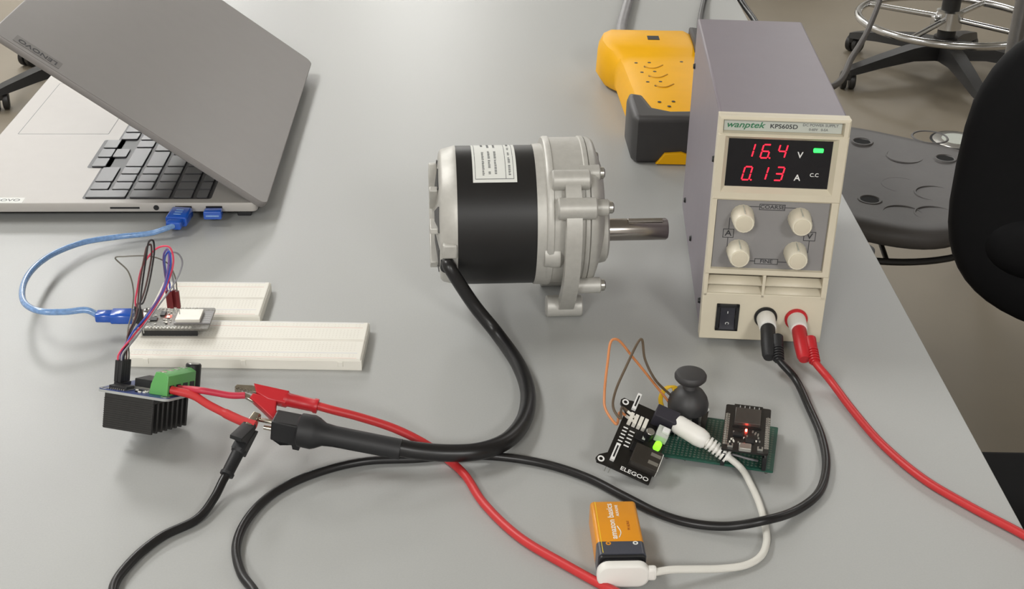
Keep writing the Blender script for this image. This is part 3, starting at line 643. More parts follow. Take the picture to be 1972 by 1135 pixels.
jumper('jumper_wire', 'black jumper wire rising in the tallest narrow loop', (40, 36, 38), 1, 1, [(248, 648, 55), (266, 608, 66), (273, 555, 82), (281, 500, 102), (288, 464, 114), (294, 463, 114), (297, 478, 108), (293, 515, 90), (283, 562, 62), (274, 585, 46), (271, 597, 40)], M_black)
jumper('jumper_wire', 'brown jumper wire inside the tallest narrow loop', (92, 62, 60), 1, 2, [(246, 646, 56), (262, 608, 64), (268, 555, 80), (276, 506, 100), (284, 474, 110), (290, 471, 110), (292, 486, 104), (287, 522, 86), (277, 565, 60), (268, 585, 46), (265, 596, 40)], M_black)
jumper('jumper_wire', 'thin olive grey jumper wire sticking out far to the left', (110, 106, 98), 1, 3, [(246, 640, 56), (254, 600, 58), (257, 560, 66), (246, 522, 76), (222, 497, 84), (240, 494, 86), (290, 494, 86), (318, 504, 80), (336, 530, 60), (340, 550, 46), (341, 561, 42)], M_dred, r=.5)

# ------------------------------------------------------------------ laptop
lp = thing('laptop', 'grey laptop with its lid half closed over the keyboard', 'laptop', LN, (0, 0, LA))
LD, LW, DZ = 274, 399, 17
b = NB(); prism(b, rrect(-LD, -7, 0, LW, 5), 8.6, DZ, bev=.8)
base = obj('base', b, M_deck, lp)
b = NB(); prism(b, rrect(-LD+12, -8, 9, LW-9, 8), 3.4, 8.8, bev=1.5); obj('underside', b, M_black, lp)
for x in (-LD+25, -20):
    for y in (30, LW-30): b = NB(); box(b, (x-6, y-20, 0), (x+6, y+20, 3.8), 1); obj('rubber_foot', b, M_rub, lp)
# keyboard recess and keys
RZ = DZ+.05
b = NB(); prism(b, rrect(-157.5, -47, 8.2, 372, 3), DZ-.6, RZ); prism(b, rrect(-170.5, -150, 78, 148, 3), DZ-.6, RZ)
kb = obj('keyboard_plate', b, M_keyr, lp)
keymesh = {}
def key(x, y, lx, ly):
    k = (round(lx, 1), round(ly, 1))
    if k not in keymesh:
        b = NB(); prism(b, rrect(0, lx, 0, ly, 1.5, 3), 0, 1.3, bev=.35, seg=1)
        o = obj('key', b, M_key, kb, smooth=30); keymesh[k] = o.data
    else:
        o = bpy.data.objects.new('key', keymesh[k]); COL.objects.link(o); o.parent = kb
    o.location = (x*MM, y*MM, RZ*MM)
PX, KX = 18.9, 15.4
rows = [-155+PX*i for i in range(5)]
key(rows[0], 9.8, KX+PX, 15); key(rows[2], 9.8, KX+PX, 15); key(rows[4], 9.8, KX, 15)
for j, y in enumerate((27.2, 44.7, 62.2)):
    for i in range(5):
        if i == 0 and j >= 1:
            if j == 1: key(rows[0], y, KX, 32.5)
            continue
        key(rows[i], y, KX, 15)
for k in range(4): key(-59.8, 9.8+17.5*k, 9.5, 15)
for k, y in enumerate((79.6, 102.4, 125.2)): key(-166.5, y, 12.6, 19.5)
key(-153.0, 102.4, 12.6, 19.5)
rowdefs = [(0, 147.4, [16]*4+[92]+[16]*4), (1, 79.6, [44]+[16]*10+[34]), (2, 79.6, [35]+[16]*11+[26]), (3, 79.6, [26]+[16]*12+[20]), (4, 79.6, [34]+[16]*13)]
for i, y, ws in rowdefs:
    for wd in ws:
        if y+wd > 371: wd = 371-y
        if wd > 5: key(rows[i], y, KX, wd)
        y += wd+3.1
y = 79.6
while y < 360: key(-59.8, y, 9.5, 15.2); y += 18.4
# touchpad, stickers, ports
b = NB(); box(b, (-257, 164, DZ-.4), (-171, 313, DZ+.06)); tp = obj('touchpad', b, M_deck, lp)
b = NB()
for a in ((-257.3, -256.7, 164, 313), (-171.3, -170.7, 164, 313), (-257, -171, 163.7, 164.3), (-257, -171, 312.7, 313.3)): box(b, (a[0], a[2], DZ-.3), (a[1], a[3], DZ+.1))
obj('touchpad_outline', b, M_inkl, tp)
b = NB(); box(b, (-262, .6, DZ-.1), (-206, 11.5, DZ+.12)); sk = obj('palm_rest_sticker', b, M_paper, lp)
text('LENOVO', 4.6, T(-224, 6.0, DZ+.15), M_inkl, sk, wscale=1.15)
b = NB(); box(b, (-131.9, -.25, 11.5), (-106.8, 2, 13.3), .2); obj('card_slot', b, M_black, lp)
b = NB(); lathe(b, [(0, 2.4), (.4, 2.4), (.4, 0)], (-92.7, .15, 12.6), (0, -1, 0), 18); obj('audio_jack', b, M_black, lp)
for x in (-69.5, -43.5): b = NB(); box(b, (x-7, -.2, 8.7), (x+7, 2, 14)); obj('usb_socket', b, M_black, lp)
b = NB(); box(b, (-8, 45, 9), (-1, LW-45, 15), 1.5); obj('hinge_bar', b, M_lap, lp)
# lid: local frame u up the lid, leaning over the keyboard
TH = math.radians(36.5)
LidM = T(0, 0, 15.5) @ Matrix.Rotation(TH, 4, 'Y') @ Matrix.Rotation(math.pi, 4, 'Z') @ T(0, -LW, 0)   # u -> up-left, outer face +z
LL = 256
def lid(nm, b, m, p=None): bmesh.ops.transform(b, matrix=LidM, verts=b.verts); return obj(nm, b, m, p or lp)
b = NB(); prism(b, rrect(-2, LL, 0, LW, 9), -5.8, 0, bev=1.0); ld = lid('lid', b, M_lap)
b = NB(); box(b, (14, 5, -6.3), (LL-5, LW-5, -5.6), .3); lid('screen_bezel', b, M_black, ld)
b = NB(); box(b, (22, 12, -6.5), (LL-12, LW-12, -6.2)); lid('screen', b, M_glass, ld)
b = NB(); box(b, (198.5, LW-20, -.1), (239.5, LW-6.8, .18)); bd = lid('lid_badge', b, mat('badge_grey', (112, 108, 106), .35, .3), ld)
text('LENOVO', 6.4, LidM @ T(219, LW-13.4, .22), M_ink, bd, wscale=.95, ext=.08)

# ------------------------------------------------------------------ yellow meter behind the power supply
ym = thing('yellow_handheld_meter', 'yellow plastic handheld meter with black rubber bumpers lying face down', 'meter', (150, 1300, 0))
stn = [(1170, 121, 205, 43), (1176, 120, 205, 44), (1270, 113, 205, 45), (1345, 109, 205, 45), (1364, 107, 205, 45.5), (1374, 100, 204, 50), (1386, 94, 204, 51.6), (1410, 90, 203, 52), (1438, 93, 202, 51.6), (1452, 102, 198, 45)]
b = NB(); rg = []
for Y, xl, xr, zt in stn:
    rg.append([b.verts.new(v) for v in ((xl+5, Y, 4), (xl, Y, 12), (xl+1, Y, zt-14), (xl+6, Y, zt-4), (xl+14, Y, zt), (xr-14, Y, zt), (xr-6, Y, zt-4), (xr-1, Y, zt-14), (xr, Y, 12), (xr-5, Y, 4))])
for A, B in zip(rg, rg[1:]):
    for k in range(len(A)): b.faces.new((A[k], A[(k+1) % len(A)], B[(k+1) % len(A)], B[k]))
b.faces.new(rg[0]); b.faces.new(list(reversed(rg[-1])))
yb = obj('case', b, M_yel, ym, True, smooth=32)
b = NB(); q_ = P(1258, 73, 52); box(b, (q_.x-6.5, q_.y-7, 50), (q_.x+6.5, q_.y+7, 52.4), .2); obj('label_window', b, M_black, ym, True)
b = NB(); prism(b, [(117, 1164), (214, 1169), (214, 1192), (150, 1187), (134, 1196), (127, 1232), (113, 1238), (110, 1224), (112, 1172)], 0, 47.5, bev=6, seg=4); obj('corner_bumper', b, M_bump, ym, True)
b = NB(); prism(b, [(194, 1372), (212, 1366), (213, 1442), (196, 1448)], 6, 54, bev=3); obj('corner_bumper', b, M_bump, ym, True)
b = NB(); prism(b, [(136, 1), (172, 1), (168, 10), (160, 13), (144, 12)], 1162, 1168, 'y', .8); obj('stand_slot', b, M_yel, ym, True)
for zx, zy in ((350, 405), (435, 403), (410, 430), (388, 465), (470, 460), (440, 490), (425, 527), (507, 525), (480, 552), (500, 655), (590, 652), (563, 683), (642, 398)):
    q_ = P(1120+zx*.2996, zy*.2996, 45); b = NB(); lathe(b, [(0, 1.9), (.35, 1.8), (.35, 0)], (q_.x, q_.y, 44.9), (0, 0, 1), 10); obj('screw_hole', b, M_bump, yb, True)
for zx, zy in ((410, 430), (440, 490), (480, 552)):
    pp = [P(1120+(zx+a)*.2996, (zy+c)*.2996, 45.2) for a, c in ((-8, -6), (20, 6), (60, 8), (90, -2), (112, -12))]
    b = NB(); tube(b, pp, .7, 6, 4); obj('embossed_arc', b, M_yeld, yb, True)
b = NB(); tube(b, [P(1196, 72, 24), P(1197, 50, 10), P(1205, 20, 7.5), P(1214, -15, 7.5), P(1224, -60, 7.5)], 6.5, 12, 6, .8)
o = obj('grey_cable', b, M_gryc); tag(o, 'thick grey cable running away behind the yellow meter', 'cable')

# ------------------------------------------------------------------ power cords behind the supply
b = NB(); tube(b, [PM @ Vector((20, PD-2, 40)), PM @ Vector((18, PD+30, 40)), P(1347, 60, 20), P(1350, 30, 8), P(1356, 2, 4), P(1368, -40, 4), P(1390, -90, 4)], 3.8, 12, 8)
o = obj('power_lead', b, M_blk); tag(o, 'black cord leaving the back left of the power supply', 'cord')
pcd = thing('extension_cable', 'dark cable stretched from behind the power supply across to the neighbouring table', 'cable', PM @ Vector((60, PD, 0)))
q0 = PM @ Vector((62, PD-1, 60))
def at_y(px, py, Y):
    d_ = fw + r2*((px-IW/2)/F) - u2*((py-IH/2)/F); return Vector((0, 0, CH)) + d_*(Y/d_.y)
pts = [q0, q0+Vector((4, 45, 2)), q0+Vector((40, 120, 8)), at_y(1607, 165, 1270), at_y(1640, 112, 1400), at_y(1668, 65, 1540), at_y(1693, 5, 1700), at_y(1716, -60, 1900), Vector((760, 2010, 45)), Vector((950, 2060, 12)), Vector((1060, 2090, 4)), Vector((1180, 2110, 4))]
b = NB(); tube(b, pts, 3.6, 12, 8); obj('cord', b, mat('brown_black_cord', (52, 46, 42), .45), pcd, True)
b = NB(); box(b, (q0.x-10, q0.y-.5, q0.z-8), (q0.x+10, q0.y+22, q0.z+8), 2); obj('plug', b, M_black, pcd, True)
b = NB(); tube(b, [Vector((430, 1640, FZ+5)), Vector((362, 1560, FZ+8)), Vector((340, 1510, -400)), Vector((322, 1520, -60)), Vector((318, 1640, -14)), Vector((312, 1740, -6)), Vector((296, 1800, 5)), Vector((240, 1860, 4)), Vector((160, 1920, 4))], 4, 10, 8)
o = obj('hanging_cord', b, M_blk); tag(o, 'black cord hanging over the far right table edge behind the power supply', 'cord')

# ------------------------------------------------------------------ joystick board
YB = -0.235
jb = thing('joystick_control_board', 'green perfboard with black joystick and a small controller board', 'circuit board', (94.5, 672.5, 0), (0, 0, YB))
b = NB(); prism(b, rrect(0, 70, 0, 50, 1), 3.4, 5.0); pf = obj('perfboard', b, M_pcbg, jb)
b = NB()
for i in range(26):
    for j in range(18):
        x, y = 3+i*2.56, 3+j*2.59
        lathe(b, [(5.0, .85), (5.06, .8), (5.06, .35)], (x, y, 0), (0, 0, 1), 6, False)
obj('solder_pads', b, mat('tinned_pad', (112, 124, 112), .4, .4), pf, kind='stuff')
b = NB()
for i in range(22):
    x, y = 4+random.random()*62, 4+random.random()*42
    cyl(b, (x, y, 0), (x, y, 3.5), .45, n=6)
for x, y in ((4, 4), (66, 4), (4, 46), (66, 46)): cyl(b, (x, y, 0), (x, y, 3.5), .9, n=8)
obj('solder_tails', b, M_silv, pf)
# joystick module
jx, jy = 11.5, 39.5
b = NB(); box(b, (jx-13, jy-17, 8), (jx+13, jy+14, 9.6), .2); jm = obj('joystick_module', b, M_pcbb, jb)
b = NB()
for k in range(5): box(b, (jx-6+k*2.54, jy-16, 4.9), (jx-5.3+k*2.54, jy-15.3, 12))
obj('module_pins', b, M_silv, jm)
b = NB(); box(b, (jx-8, jy-8, 9.5), (jx+8, jy+8, 19), 1); obj('gimbal_housing', b, M_black, jm)
for s, m in ((-1, M_silv), (1, M_pcbg)):
    b = NB(); box(b, (jx+s*8-1.5, jy-5, 9.5), (jx+s*8+1.5, jy+5, 19), .4); obj('potentiometer', b, M_silv, jm)
b = NB(); box(b, (jx-4, jy-11, 9.5), (jx+4, jy-7, 15), .5); obj('push_switch', b, M_silv, jm)
b = NB(); lathe(b, [(15, 10.5), (17, 13.0), (21, 13.2), (25, 12.0), (29, 9.4), (31.5, 6.4), (32.2, 4.6), (34.5, 4.0), (36, 5.2), (37.5, 8.6), (39.5, 10.2), (41.5, 10.3), (43, 9.4), (43.8, 7.2), (43.4, 0)], (jx, jy, 0), (0, 0, 1), 40); obj('joystick_cap', b, mat('joystick_rubber', (58, 57, 58), .5), jm)
for x, y in ((jx-11, jy-15), (jx+11, jy-15), (jx+11, jy+12), (jx-11, jy+12)):
    b = NB(); lathe(b, [(9.6, 1.4), (9.6, 2.4), (9.9, 2.4), (9.9, 1.4)], (x, y, 0), (0, 0, 1), 16, False); obj('mounting_hole_ring', b, M_white, jm)
# controller on headers
Mi = WM[jb].inverted() @ T(129.3, 657.3, 19.2) @ Matrix.Rotation(-.2, 4, 'Z') @ T(28.5, 0, 0) @ Matrix.Rotation(math.pi/2, 4, 'Z')
M_shd = mat('shield_dark', (96, 92, 88), .3, .7)
pc2 = devboard(jb, Mi, 51, 28.5, M_shd, M_pcbb, (22.5, 14.5), M_ledr2, 12)
for y in (1.6, 26.9):
    b = NB(); box(b, (4, y-1.3, -14), (46, y+1.3, -4.5), .2); bmesh.ops.transform(b, matrix=Mi, verts=b.verts); obj('header_socket', b, M_black, jb)
b = NB()
for k in range(9): box(b, (-.5+k*0, 0, 0), (0, 0, 0))
b.free()
b = NB(); tube(b, [(36, 8, 5.5), (44, 5.5, 9), (54, 5, 8), (60, 8, 5.5)], .7, 8); obj('link_wire', b, M_gryc, jb)
M_yw = mat('yellow_wire', (214, 172, 40), .45)
for dx in (0, 4, 8):
    b = NB(); tube(b, [P(1290+dx, 800, 6), P(1276+dx*.6, 790, 13), P(1270+dx*.5, 768, 22), P(1280+dx*.7, 748, 30), P(1294+dx, 746, 30), P(1302+dx, 770, 22)], .85, 8); obj('link_wire', b, M_yw, jb, True)

# ------------------------------------------------------------------ breadboard power module
PMx = Euler((.33, .30, -.29)).to_matrix()
pm = thing('breadboard_power_module', 'small black breadboard power module with barrel jack and green light', 'circuit board', (54.7, 653.1, 11.2), (.33, .30, -.29))
PX0 = WM[pm]
poly = [(3, 0), (33, 0), (33, 50), (30, 53), (4, 53), (2, 52.4), (-1.5, 52.6), (-3, 50.5), (-2.4, 47.5), (2.4, 43), (2.4, 9), (-2, 5), (-3, 2), (-1.4, -.4)]
b = NB(); prism(b, poly, 0, 1.6); obj('circuit_board', b, M_pcbb, pm)
for y in (2.6, 49.8):
    b = NB(); lathe(b, [(1.6, 1.2), (1.6, 2.2), (1.75, 2.2), (1.75, 1.2)], (.2, y, 0), (0, 0, 1), 16, False); obj('mounting_hole_ring', b, M_white, pm)
for y in (4, 46):
    b = NB(); box(b, (5.2, y, 1.6), (8, y+13, 4.2), .3); hh = obj('output_selector', b, M_white, pm)
    b = NB(); box(b, (6.1, y+2, 4.15), (7.1, y+11, 4.4)); obj('selector_slot', b, M_black, hh)
b = NB()
for k in range(4):
    box(b, (6+k*3.2, 34, 1.6), (8.4+k*3.2, 41.5, 6.2), .3)
obj('output_pins', b, M_bb, pm)
b = NB()
for k in range(6):
    box(b, (5.2, 17.5+k*2.7, 1.6), (8.2, 18.4+k*2.7, 1.7))
    if k < 5: box(b, (9.6, 18.5+k*2.9, 1.6), (13.0, 19.4+k*2.9, 1.7))
obj('printed_marks', b, M_white, pm)
for y in (17, 26):
    b = NB(); box(b, (14, y, 1.6), (20.5, y+6.5, 3.2), .3); rgl = obj('regulator_chip', b, M_black, pm)
    b = NB(); box(b, (18.5, y+1.5, 3.1), (20.4, y+5, 3.3)); obj('chip_tab', b, M_strip, rgl)
b = NB(); lathe(b, [(1.6, 3.2), (8, 3.2), (8.8, 2.8), (8.8, 0)], (21.5, 31.5, 0), (0, 0, 1), 20); cp = obj('capacitor', b, M_black, pm)
b = NB(); lathe(b, [(8.8, 2.6), (9, 2.4), (9, 0)], (21.5, 31.5, 0), (0, 0, 1), 18); obj('capacitor_top', b, M_silv, cp)
b = NB(); box(b, (25, 31.5, 1.6), (33, 40, 8.5), .5); bt = obj('power_button', b, M_strip, pm)
b = NB(); box(b, (28, 34, 8.4), (32.5, 38, 11), .6); obj('button_cap', b, M_white, bt)
b = NB(); box(b, (19.5, 42, 1.6), (34.5, 51.5, 12.5), .6); bj = obj('barrel_jack', b, mat('jack_black', (52, 50, 58), .45), pm)
b = NB(); lathe(b, [(1.6, 2.4), (3, 2.4), (6.5, 2.3), (7.6, 1.4), (7.9, 0)], (29, 27, 0), (0, 0, 1), 18); obj('green_led', b, mat('led_lime', (140, 240, 50), .3, emit=1.2, var=0), pm)
b = NB(); box(b, (16.5, 6, 1.6), (34.2, 20.5, 8.2), .4); us = obj('usb_socket', b, mat('usb_shell_dark', (92, 88, 84), .32, .85), pm)
for y in (9.5, 15.5):
    b = NB(); box(b, (27, y, 8.15), (33.5, y+2.4, 8.45)); obj('spring_tab', b, M_silv, us)
b = NB(); box(b, (34.1, 6.4, 2), (34.5, 20, 8)); obj('socket_rim', b, M_wht, us)
text('ELEGOO', 2.7, T(22.5, 2.3, 1.66), M_white, pm, wscale=1.25, ext=.08)
b = NB()
for x, y in ((5.2, 2), (7.8, 2), (5.2, 50), (7.8, 50)): box(b, (x-.3, y-.3, -8), (x+.3, y+.3, 0))
obj('header_pins', b, M_silv, pm)
# its two wires to the joystick board
for nm, lab_, col, pts in (
    ('jumper_wire', 'orange jumper wire arching from the power module to the joystick board', (206, 134, 84), [PX0 @ Vector((5.5, 37, 5)), PX0 @ Vector((0, 38, 5.5)), P(1186, 817, 34), P(1166, 788, 38), P(1164, 760, 42), P(1170, 700, 56), P(1178, 656, 66), P(1188, 654, 66), P(1220, 690, 52), P(1262, 742, 32), P(1288, 775, 20), P(1300, 798, 9)]),
    ('jumper_wire', 'dark brown jumper wire arching from the power module to the joystick board', (96, 82, 66), [PX0 @ Vector((5.5, 40.5, 5)), PX0 @ Vector((0, 42, 5.5)), P(1194, 806, 36), P(1181, 786, 38), P(1184, 758, 42), P(1206, 706, 54), P(1233, 654, 66), P(1236, 654, 66), P(1242, 692, 52), P(1262, 732, 38), P(1292, 762, 24), P(1318, 790, 12), P(1322, 800, 8)])):
    t = thing(nm, lab_, 'jumper wire', (pts[0].x, pts[0].y, 0), group='jumper wires of the joystick board')
    b = NB(); tube(b, pts, .85, 8, 8); obj('wire', b, mat(nm+col.__repr__(), col, .45), t, True)
    d_ = (pts[0]-pts[1]).normalized(); b = NB(); lathe(b, [(-2, 1.2), (5, 1.2)], pts[0], d_, 4); obj('connector_housing', b, M_bb, t, True)

# ------------------------------------------------------------------ nine volt battery and its white lead
ba = thing('nine_volt_battery', 'orange and black nine volt battery lying flat at the front', 'battery', (49.5, 557.5, 0), (0, 0, .052))
b = NB(); prism(b, rrect(0, 26.5, 0, 17.5, 2.4), 12, 48.5, 'y', .8); sl_ = obj('orange_sleeve', b, M_ora, ba)
b = NB(); prism(b, rrect(0, 26.5, 0, 17.5, 2.4), 1.4, 12, 'y'); obj('slate_band', b, M_slate, ba)
b = NB(); prism(b, rrect(.4, 26.1, .4, 17.1, 2.2), -.6, 1.5, 'y', .4); obj('end_plate', b, M_black, ba)
RB = Matrix.Rotation(math.pi/2, 4, 'Z')
text('amazon basics', 3.5, T(10.6, 30.2, 17.53) @ RB, M_paper, sl_, ext=.05, wscale=1.12)
text('ALKALINE', 1.6, T(14.6, 39.6, 17.53) @ RB, M_paper, sl_, ext=.05)
text('9V 6LR61', 1.5, T(19.5, 26, 17.53) @ RB, mat('rust_ink', (150, 72, 20), .5), sl_, ext=.05)
b = NB(); tube(b, [(13.2, 15.5, 17.5), (14.6, 20, 17.5), (13.2, 25.5, 17.5)], .3, 6, 6); obj('smile_mark', b, M_paper, sl_)
b = NB(); box(b, (2.6, 2.5, 17.45), (2.95, 48, 17.56)); obj('yellow_line', b, mat('yellow_ink', (236, 206, 50), .5), sl_)
for x, m in ((6.5, M_ora), (21.5, M_paper)):
    b = NB(); lathe(b, [(0, .7), (0, 1.5), (.12, 1.5), (.12, .7)], (x, 10.4, 17.48), (0, 0, 1), 16, False); obj('polarity_mark', b, m, ba)
wl = thing('battery_lead', 'white battery lead with snap cap and ribbed barrel plug', 'cable', P(1250, 1100, 0))
BM = WM[ba]
b = NB(); prism(b, rrect(.5, 26, .8, 16, 5), -3.6, -.4, 'y', .4); bmesh.ops.transform(b, matrix=BM, verts=b.verts); snp = obj('snap_terminals', b, M_black, wl, True)
b = NB(); prism(b, rrect(-1.2, 27.6, 1.4, 16.8, 6.4), -8.2, -2.6, 'y', 1.6, 3); box(b, (26, -7.8, 5.6), (31.5, -3, 13.6), 1.5); bmesh.ops.transform(b, matrix=BM, verts=b.verts); obj('snap_cap', b, M_wht, wl, True)
s0 = BM @ Vector((29.5, -5.4, 9.6)); s1 = BM @ Vector((40, -6.9, 7.8))
# barrel plug into the jack
jk = PX0 @ Vector((34, 46.8, 7.2)); e1 = P(1362, 852, 17); dpl = (e1-jk).normalized(); Lp = (e1-jk).length
e2 = P(1404, 882, 10)
b = NB(); lathe(b, [(-1, 3), (0.5, 3), (.5, 5.6), (2, 6.0), (Lp*.75, 6.2), (Lp*.92, 5.4), (Lp, 4.0), (Lp, 0)], jk, dpl, 24); bpl = obj('barrel_plug', b, M_wht, wl, True)
d2 = (e2-e1).normalized(); L2 = (e2-e1).length
b = NB(); lathe(b, [(-2, 3.0), (L2, 2.6)], e1, d2, 14); ribs(b, e1+d2*.6, d2, 6, L2/6.2, 4.4, 1.5); obj('ribbed_relief', b, M_wht, bpl, True)
pts = [e1+d2*2, e2, P(1428, 903, 5), P(1446, 934, 2.6), P(1462, 970, 2.2), P(1473, 1010, 2.2), P(1476, 1045, 2.2), P(1465, 1072, 2.2), P(1436, 1089, 2.4), P(1385, 1096, 4), P(1330, 1097, 7.0), P(1290, 1098, 9.0), s0]
b = NB(); tube(b, pts, 2.15, 12, 10); obj('cord', b, M_whc, wl, True)

# ------------------------------------------------------------------ lab stools
def stool(name, label, cx, cy, rz, seat_z, ringz, back=None, ringr=255, seat=True, group='lab stools around the tables', rr=11, holes=None, ssc=1.0, rmat=None, disc=False):
    t = thing(name, label, 'chair' if back else 'stool', (cx, cy, FZ), (0, 0, rz), group)
    if disc: b = NB(); lathe(b, [(0, 165), (8, 168), (14, 150), (30, 60), (60, 36), (128, 30)], (0, 0, 0), (0, 0, 1), 40); obj('pedestal_base', b, M_base, t)
    b = NB(); lathe(b, [(62, 40), (66, 46), (112, 42), (120, 34), (128, 34)], (0, 0, 0), (0, 0, 1), 28); hub = obj('base_hub', b, M_base, t)
    for k in range(0 if disc else 5):
        a = 2*math.pi*k/5; R = Matrix.Rotation(a, 4, 'Z')
        b = NB(); rows = []
        for x, z1, z0, wd in ((30, 116, 66, 30), (120, 108, 72, 27), (220, 88, 62, 24), (300, 70, 50, 21), (325, 62, 46, 17)):
            rows.append([b.verts.new(R @ Vector(v)) for v in ((x, -wd, z0), (x, wd, z0), (x, wd*.75, z1), (x, -wd*.75, z1))])
        for A, B in zip(rows, rows[1:]):
            for q in range(4): b.faces.new((A[q], A[(q+1) % 4], B[(q+1) % 4], B[q]))
        b.faces.new(rows[0]); b.faces.new(list(reversed(rows[-1])))
        lg = obj('base_leg', b, M_base, t, smooth=25)
        sw_ = R @ Matrix.Translation((318, 0, 0)) @ Matrix.Rotation(1.1+k*1.7, 4, 'Z')
        for s in (-1, 1):
            b = NB(); lathe(b, [(0, 6), (0, 24), (3, 26), (14, 26), (17, 22), (17, 0)], (-12, s*4, 26), (0, s, 0), 22); bmesh.ops.transform(b, matrix=sw_, verts=b.verts); obj('caster_wheel', b, M_base, lg)
        b = NB(); box(b, (-22, -9, 30), (12, 9, 56), 5); bmesh.ops.transform(b, matrix=sw_, verts=b.verts); obj('caster_fork', b, M_base, lg)
    b = NB(); lathe(b, [(110, 26), (330, 26)], n=24); obj('column_sleeve', b, M_base, t)
    b = NB(); lathe(b, [(320, 14), (seat_z-FZ-30, 14)], n=20); obj('gas_column', b, M_chrome, t)
    # chrome foot ring with clamp and spokes
    c = []
    b = NB(); n = 72; m_ = 10; rmat = rmat or M_chrome
    vs = [[b.verts.new(((ringr+rr*math.cos(2*math.pi*j/m_))*math.cos(2*math.pi*i/n), (ringr+rr*math.cos(2*math.pi*j/m_))*math.sin(2*math.pi*i/n), ringz-FZ+rr*math.sin(2*math.pi*j/m_))) for j in range(m_)] for i in range(n)]
    for i in range(n):
        for j in range(m_): b.faces.new((vs[i][j], vs[(i+1) % n][j], vs[(i+1) % n][(j+1) % m_], vs[i][(j+1) % m_]))
    fr = obj('foot_ring', b, rmat, t)
    zr = ringz-FZ
    b = NB(); lathe(b, [(zr-25, 28), (zr-22, 38), (zr+28, 38), (zr+32, 30)], n=24); box(b, (30, -10, zr-14), (58, 10, zr+18), 4); obj('ring_clamp', b, rmat, fr)
    for k in range(4):
        a = math.pi/2*k+.5; b = NB(); cyl(b, (math.cos(a)*30, math.sin(a)*30, zr+6), (math.cos(a)*ringr, math.sin(a)*ringr, zr), rr*.75, n=12); obj('ring_spoke', b, rmat, fr)
    if seat:
        H = seat_z-FZ
        b = NB(); prism(b, rrect(-70, 70, -70, 70, 20), H-40, H-28); obj('seat_plate', b, M_base, t)
        b = NB(); n = 48; rings = []
        def sup(a, r):
            c_, s_ = math.cos(a), math.sin(a); e = 2/3.4
            return (math.copysign(abs(c_)**e, c_)*r, math.copysign(abs(s_)**e, s_)*r*.98)
        for r, z in ((188, H-34), (206, H-30), (214, H-18), (212, H-7), (202, H-1), (185, H), (120, H-4), (60, H-7)):
            rings.append([b.verts.new((*sup(2*math.pi*k/n, r*ssc), z)) for k in range(n)])
        for A, B in zip(rings, rings[1:]):
            for k in range(n): b.faces.new((A[k], A[(k+1) % n], B[(k+1) % n], B[k]))
        b.faces.new(list(reversed(rings[0]))); b.faces.new(rings[-1])
        st_ = obj('seat', b, M_seat, t, smooth=50)
        Wi = WM[t].inverted()
        for (x, y, kind_) in (holes or []):
            v_ = Wi @ Vector((x, y, 0)); m0 = ((abs(v_.x)**3.4+abs(v_.y)**3.4)**(1/3.4))/ssc
            zt = H if m0 > 185 else (H-4*(185-m0)/65 if m0 > 120 else H-4-3*(120-m0)/60)
            b = NB()
            if kind_:
                lathe(b, [(-1, 19), (2.2, 17), (2.2, 14.5), (-.5, 12)], (v_.x, v_.y, zt), (0, 0, 1), 24, False); obj('vent_rim', b, M_seat, st_)
                b = NB(); lathe(b, [(0.1, 13.5), (.9, 13), (.9, 0)], (v_.x, v_.y, zt), (0, 0, 1), 24); obj('vent_hole', b, M_back, st_)
            else:
                lathe(b, [(-1, 30), (.45, 29), (.45, 27), (-1, 26)], (v_.x, v_.y, zt), (0, 0, 1), 32, False); obj('embossed_ring', b, M_seat, st_)
    return t
def wrot(t): return WM[t]
stool('lab_stool', 'black based rolling stool with chrome foot ring beyond the power supply', 1247, 3692, math.radians(201.5), -120, -565)
fp = P(1515, -18, FZ)
stool('lab_stool', 'far rolling stool cut off by the top edge of the picture', fp.x+60, fp.y+330, math.radians(-100), -120, -565)
lf = P(8, 205, FZ)
stool('lab_stool', 'rolling stool at the left behind the laptop lid', -1146, 3512, math.radians(225), -120, -565)

hl = [(*P(px, py, -284).xy, 1) for px, py in ((1660, 275), (1820, 308), (1675, 385))] + [(*P(px, py, -284).xy, 0) for px, py in ((1742, 300), (1790, 268), (1735, 352), (1800, 372), (1738, 412), (1800, 415), (1655, 330))]
stool('lab_stool', 'grey seated stool with dimpled seat tucked beside the right table edge', 542, 1838, math.radians(-33), -280, -334, ringr=200, rr=5, holes=hl, ssc=.9, rmat=M_base, disc=True)
ch = thing('lab_chair', 'black chair with a bumpy backrest cut off by the right picture edge', 'chair', (760, 930, FZ))
BYAW = math.radians(-27); BC = Vector((640, 1150, -14)); bu = Vector((math.cos(BYAW), math.sin(BYAW), 0)); bn = Vector((math.sin(BYAW), -math.cos(BYAW), 0))
def bout(a, sc):
    c_, s_ = math.cos(a), math.sin(a); e = 2/3.0
    return math.copysign(abs(c_)**e, c_)*205*sc, math.copysign(abs(s_)**e, s_)*165*sc
def bpt(u, v, d):      # u across, v up, d towards the sitter's side; sides curve forward, top leans back
    return BC + bu*u + bn*(d + (u/205)**2*26 - v*.12) + Vector((0, 0, v))
b = NB(); n = 56; rings = []
for sc, dd in ((.86, -22), (.96, -18), (1.0, -4), (1.0, 6), (.975, 15), (.93, 20), (.8, 22), (.5, 23), (.2, 23)):
    rings.append([b.verts.new(bpt(*bout(2*math.pi*k/n, sc), dd)) for k in range(n)])
for A, B in zip(rings, rings[1:]):
    for k in range(n): b.faces.new((A[k], A[(k+1) % n], B[(k+1) % n], B[k]))
b.faces.new(list(reversed(rings[0]))); b.faces.new(rings[-1])
bk = obj('backrest', b, M_back, ch, True, smooth=60)
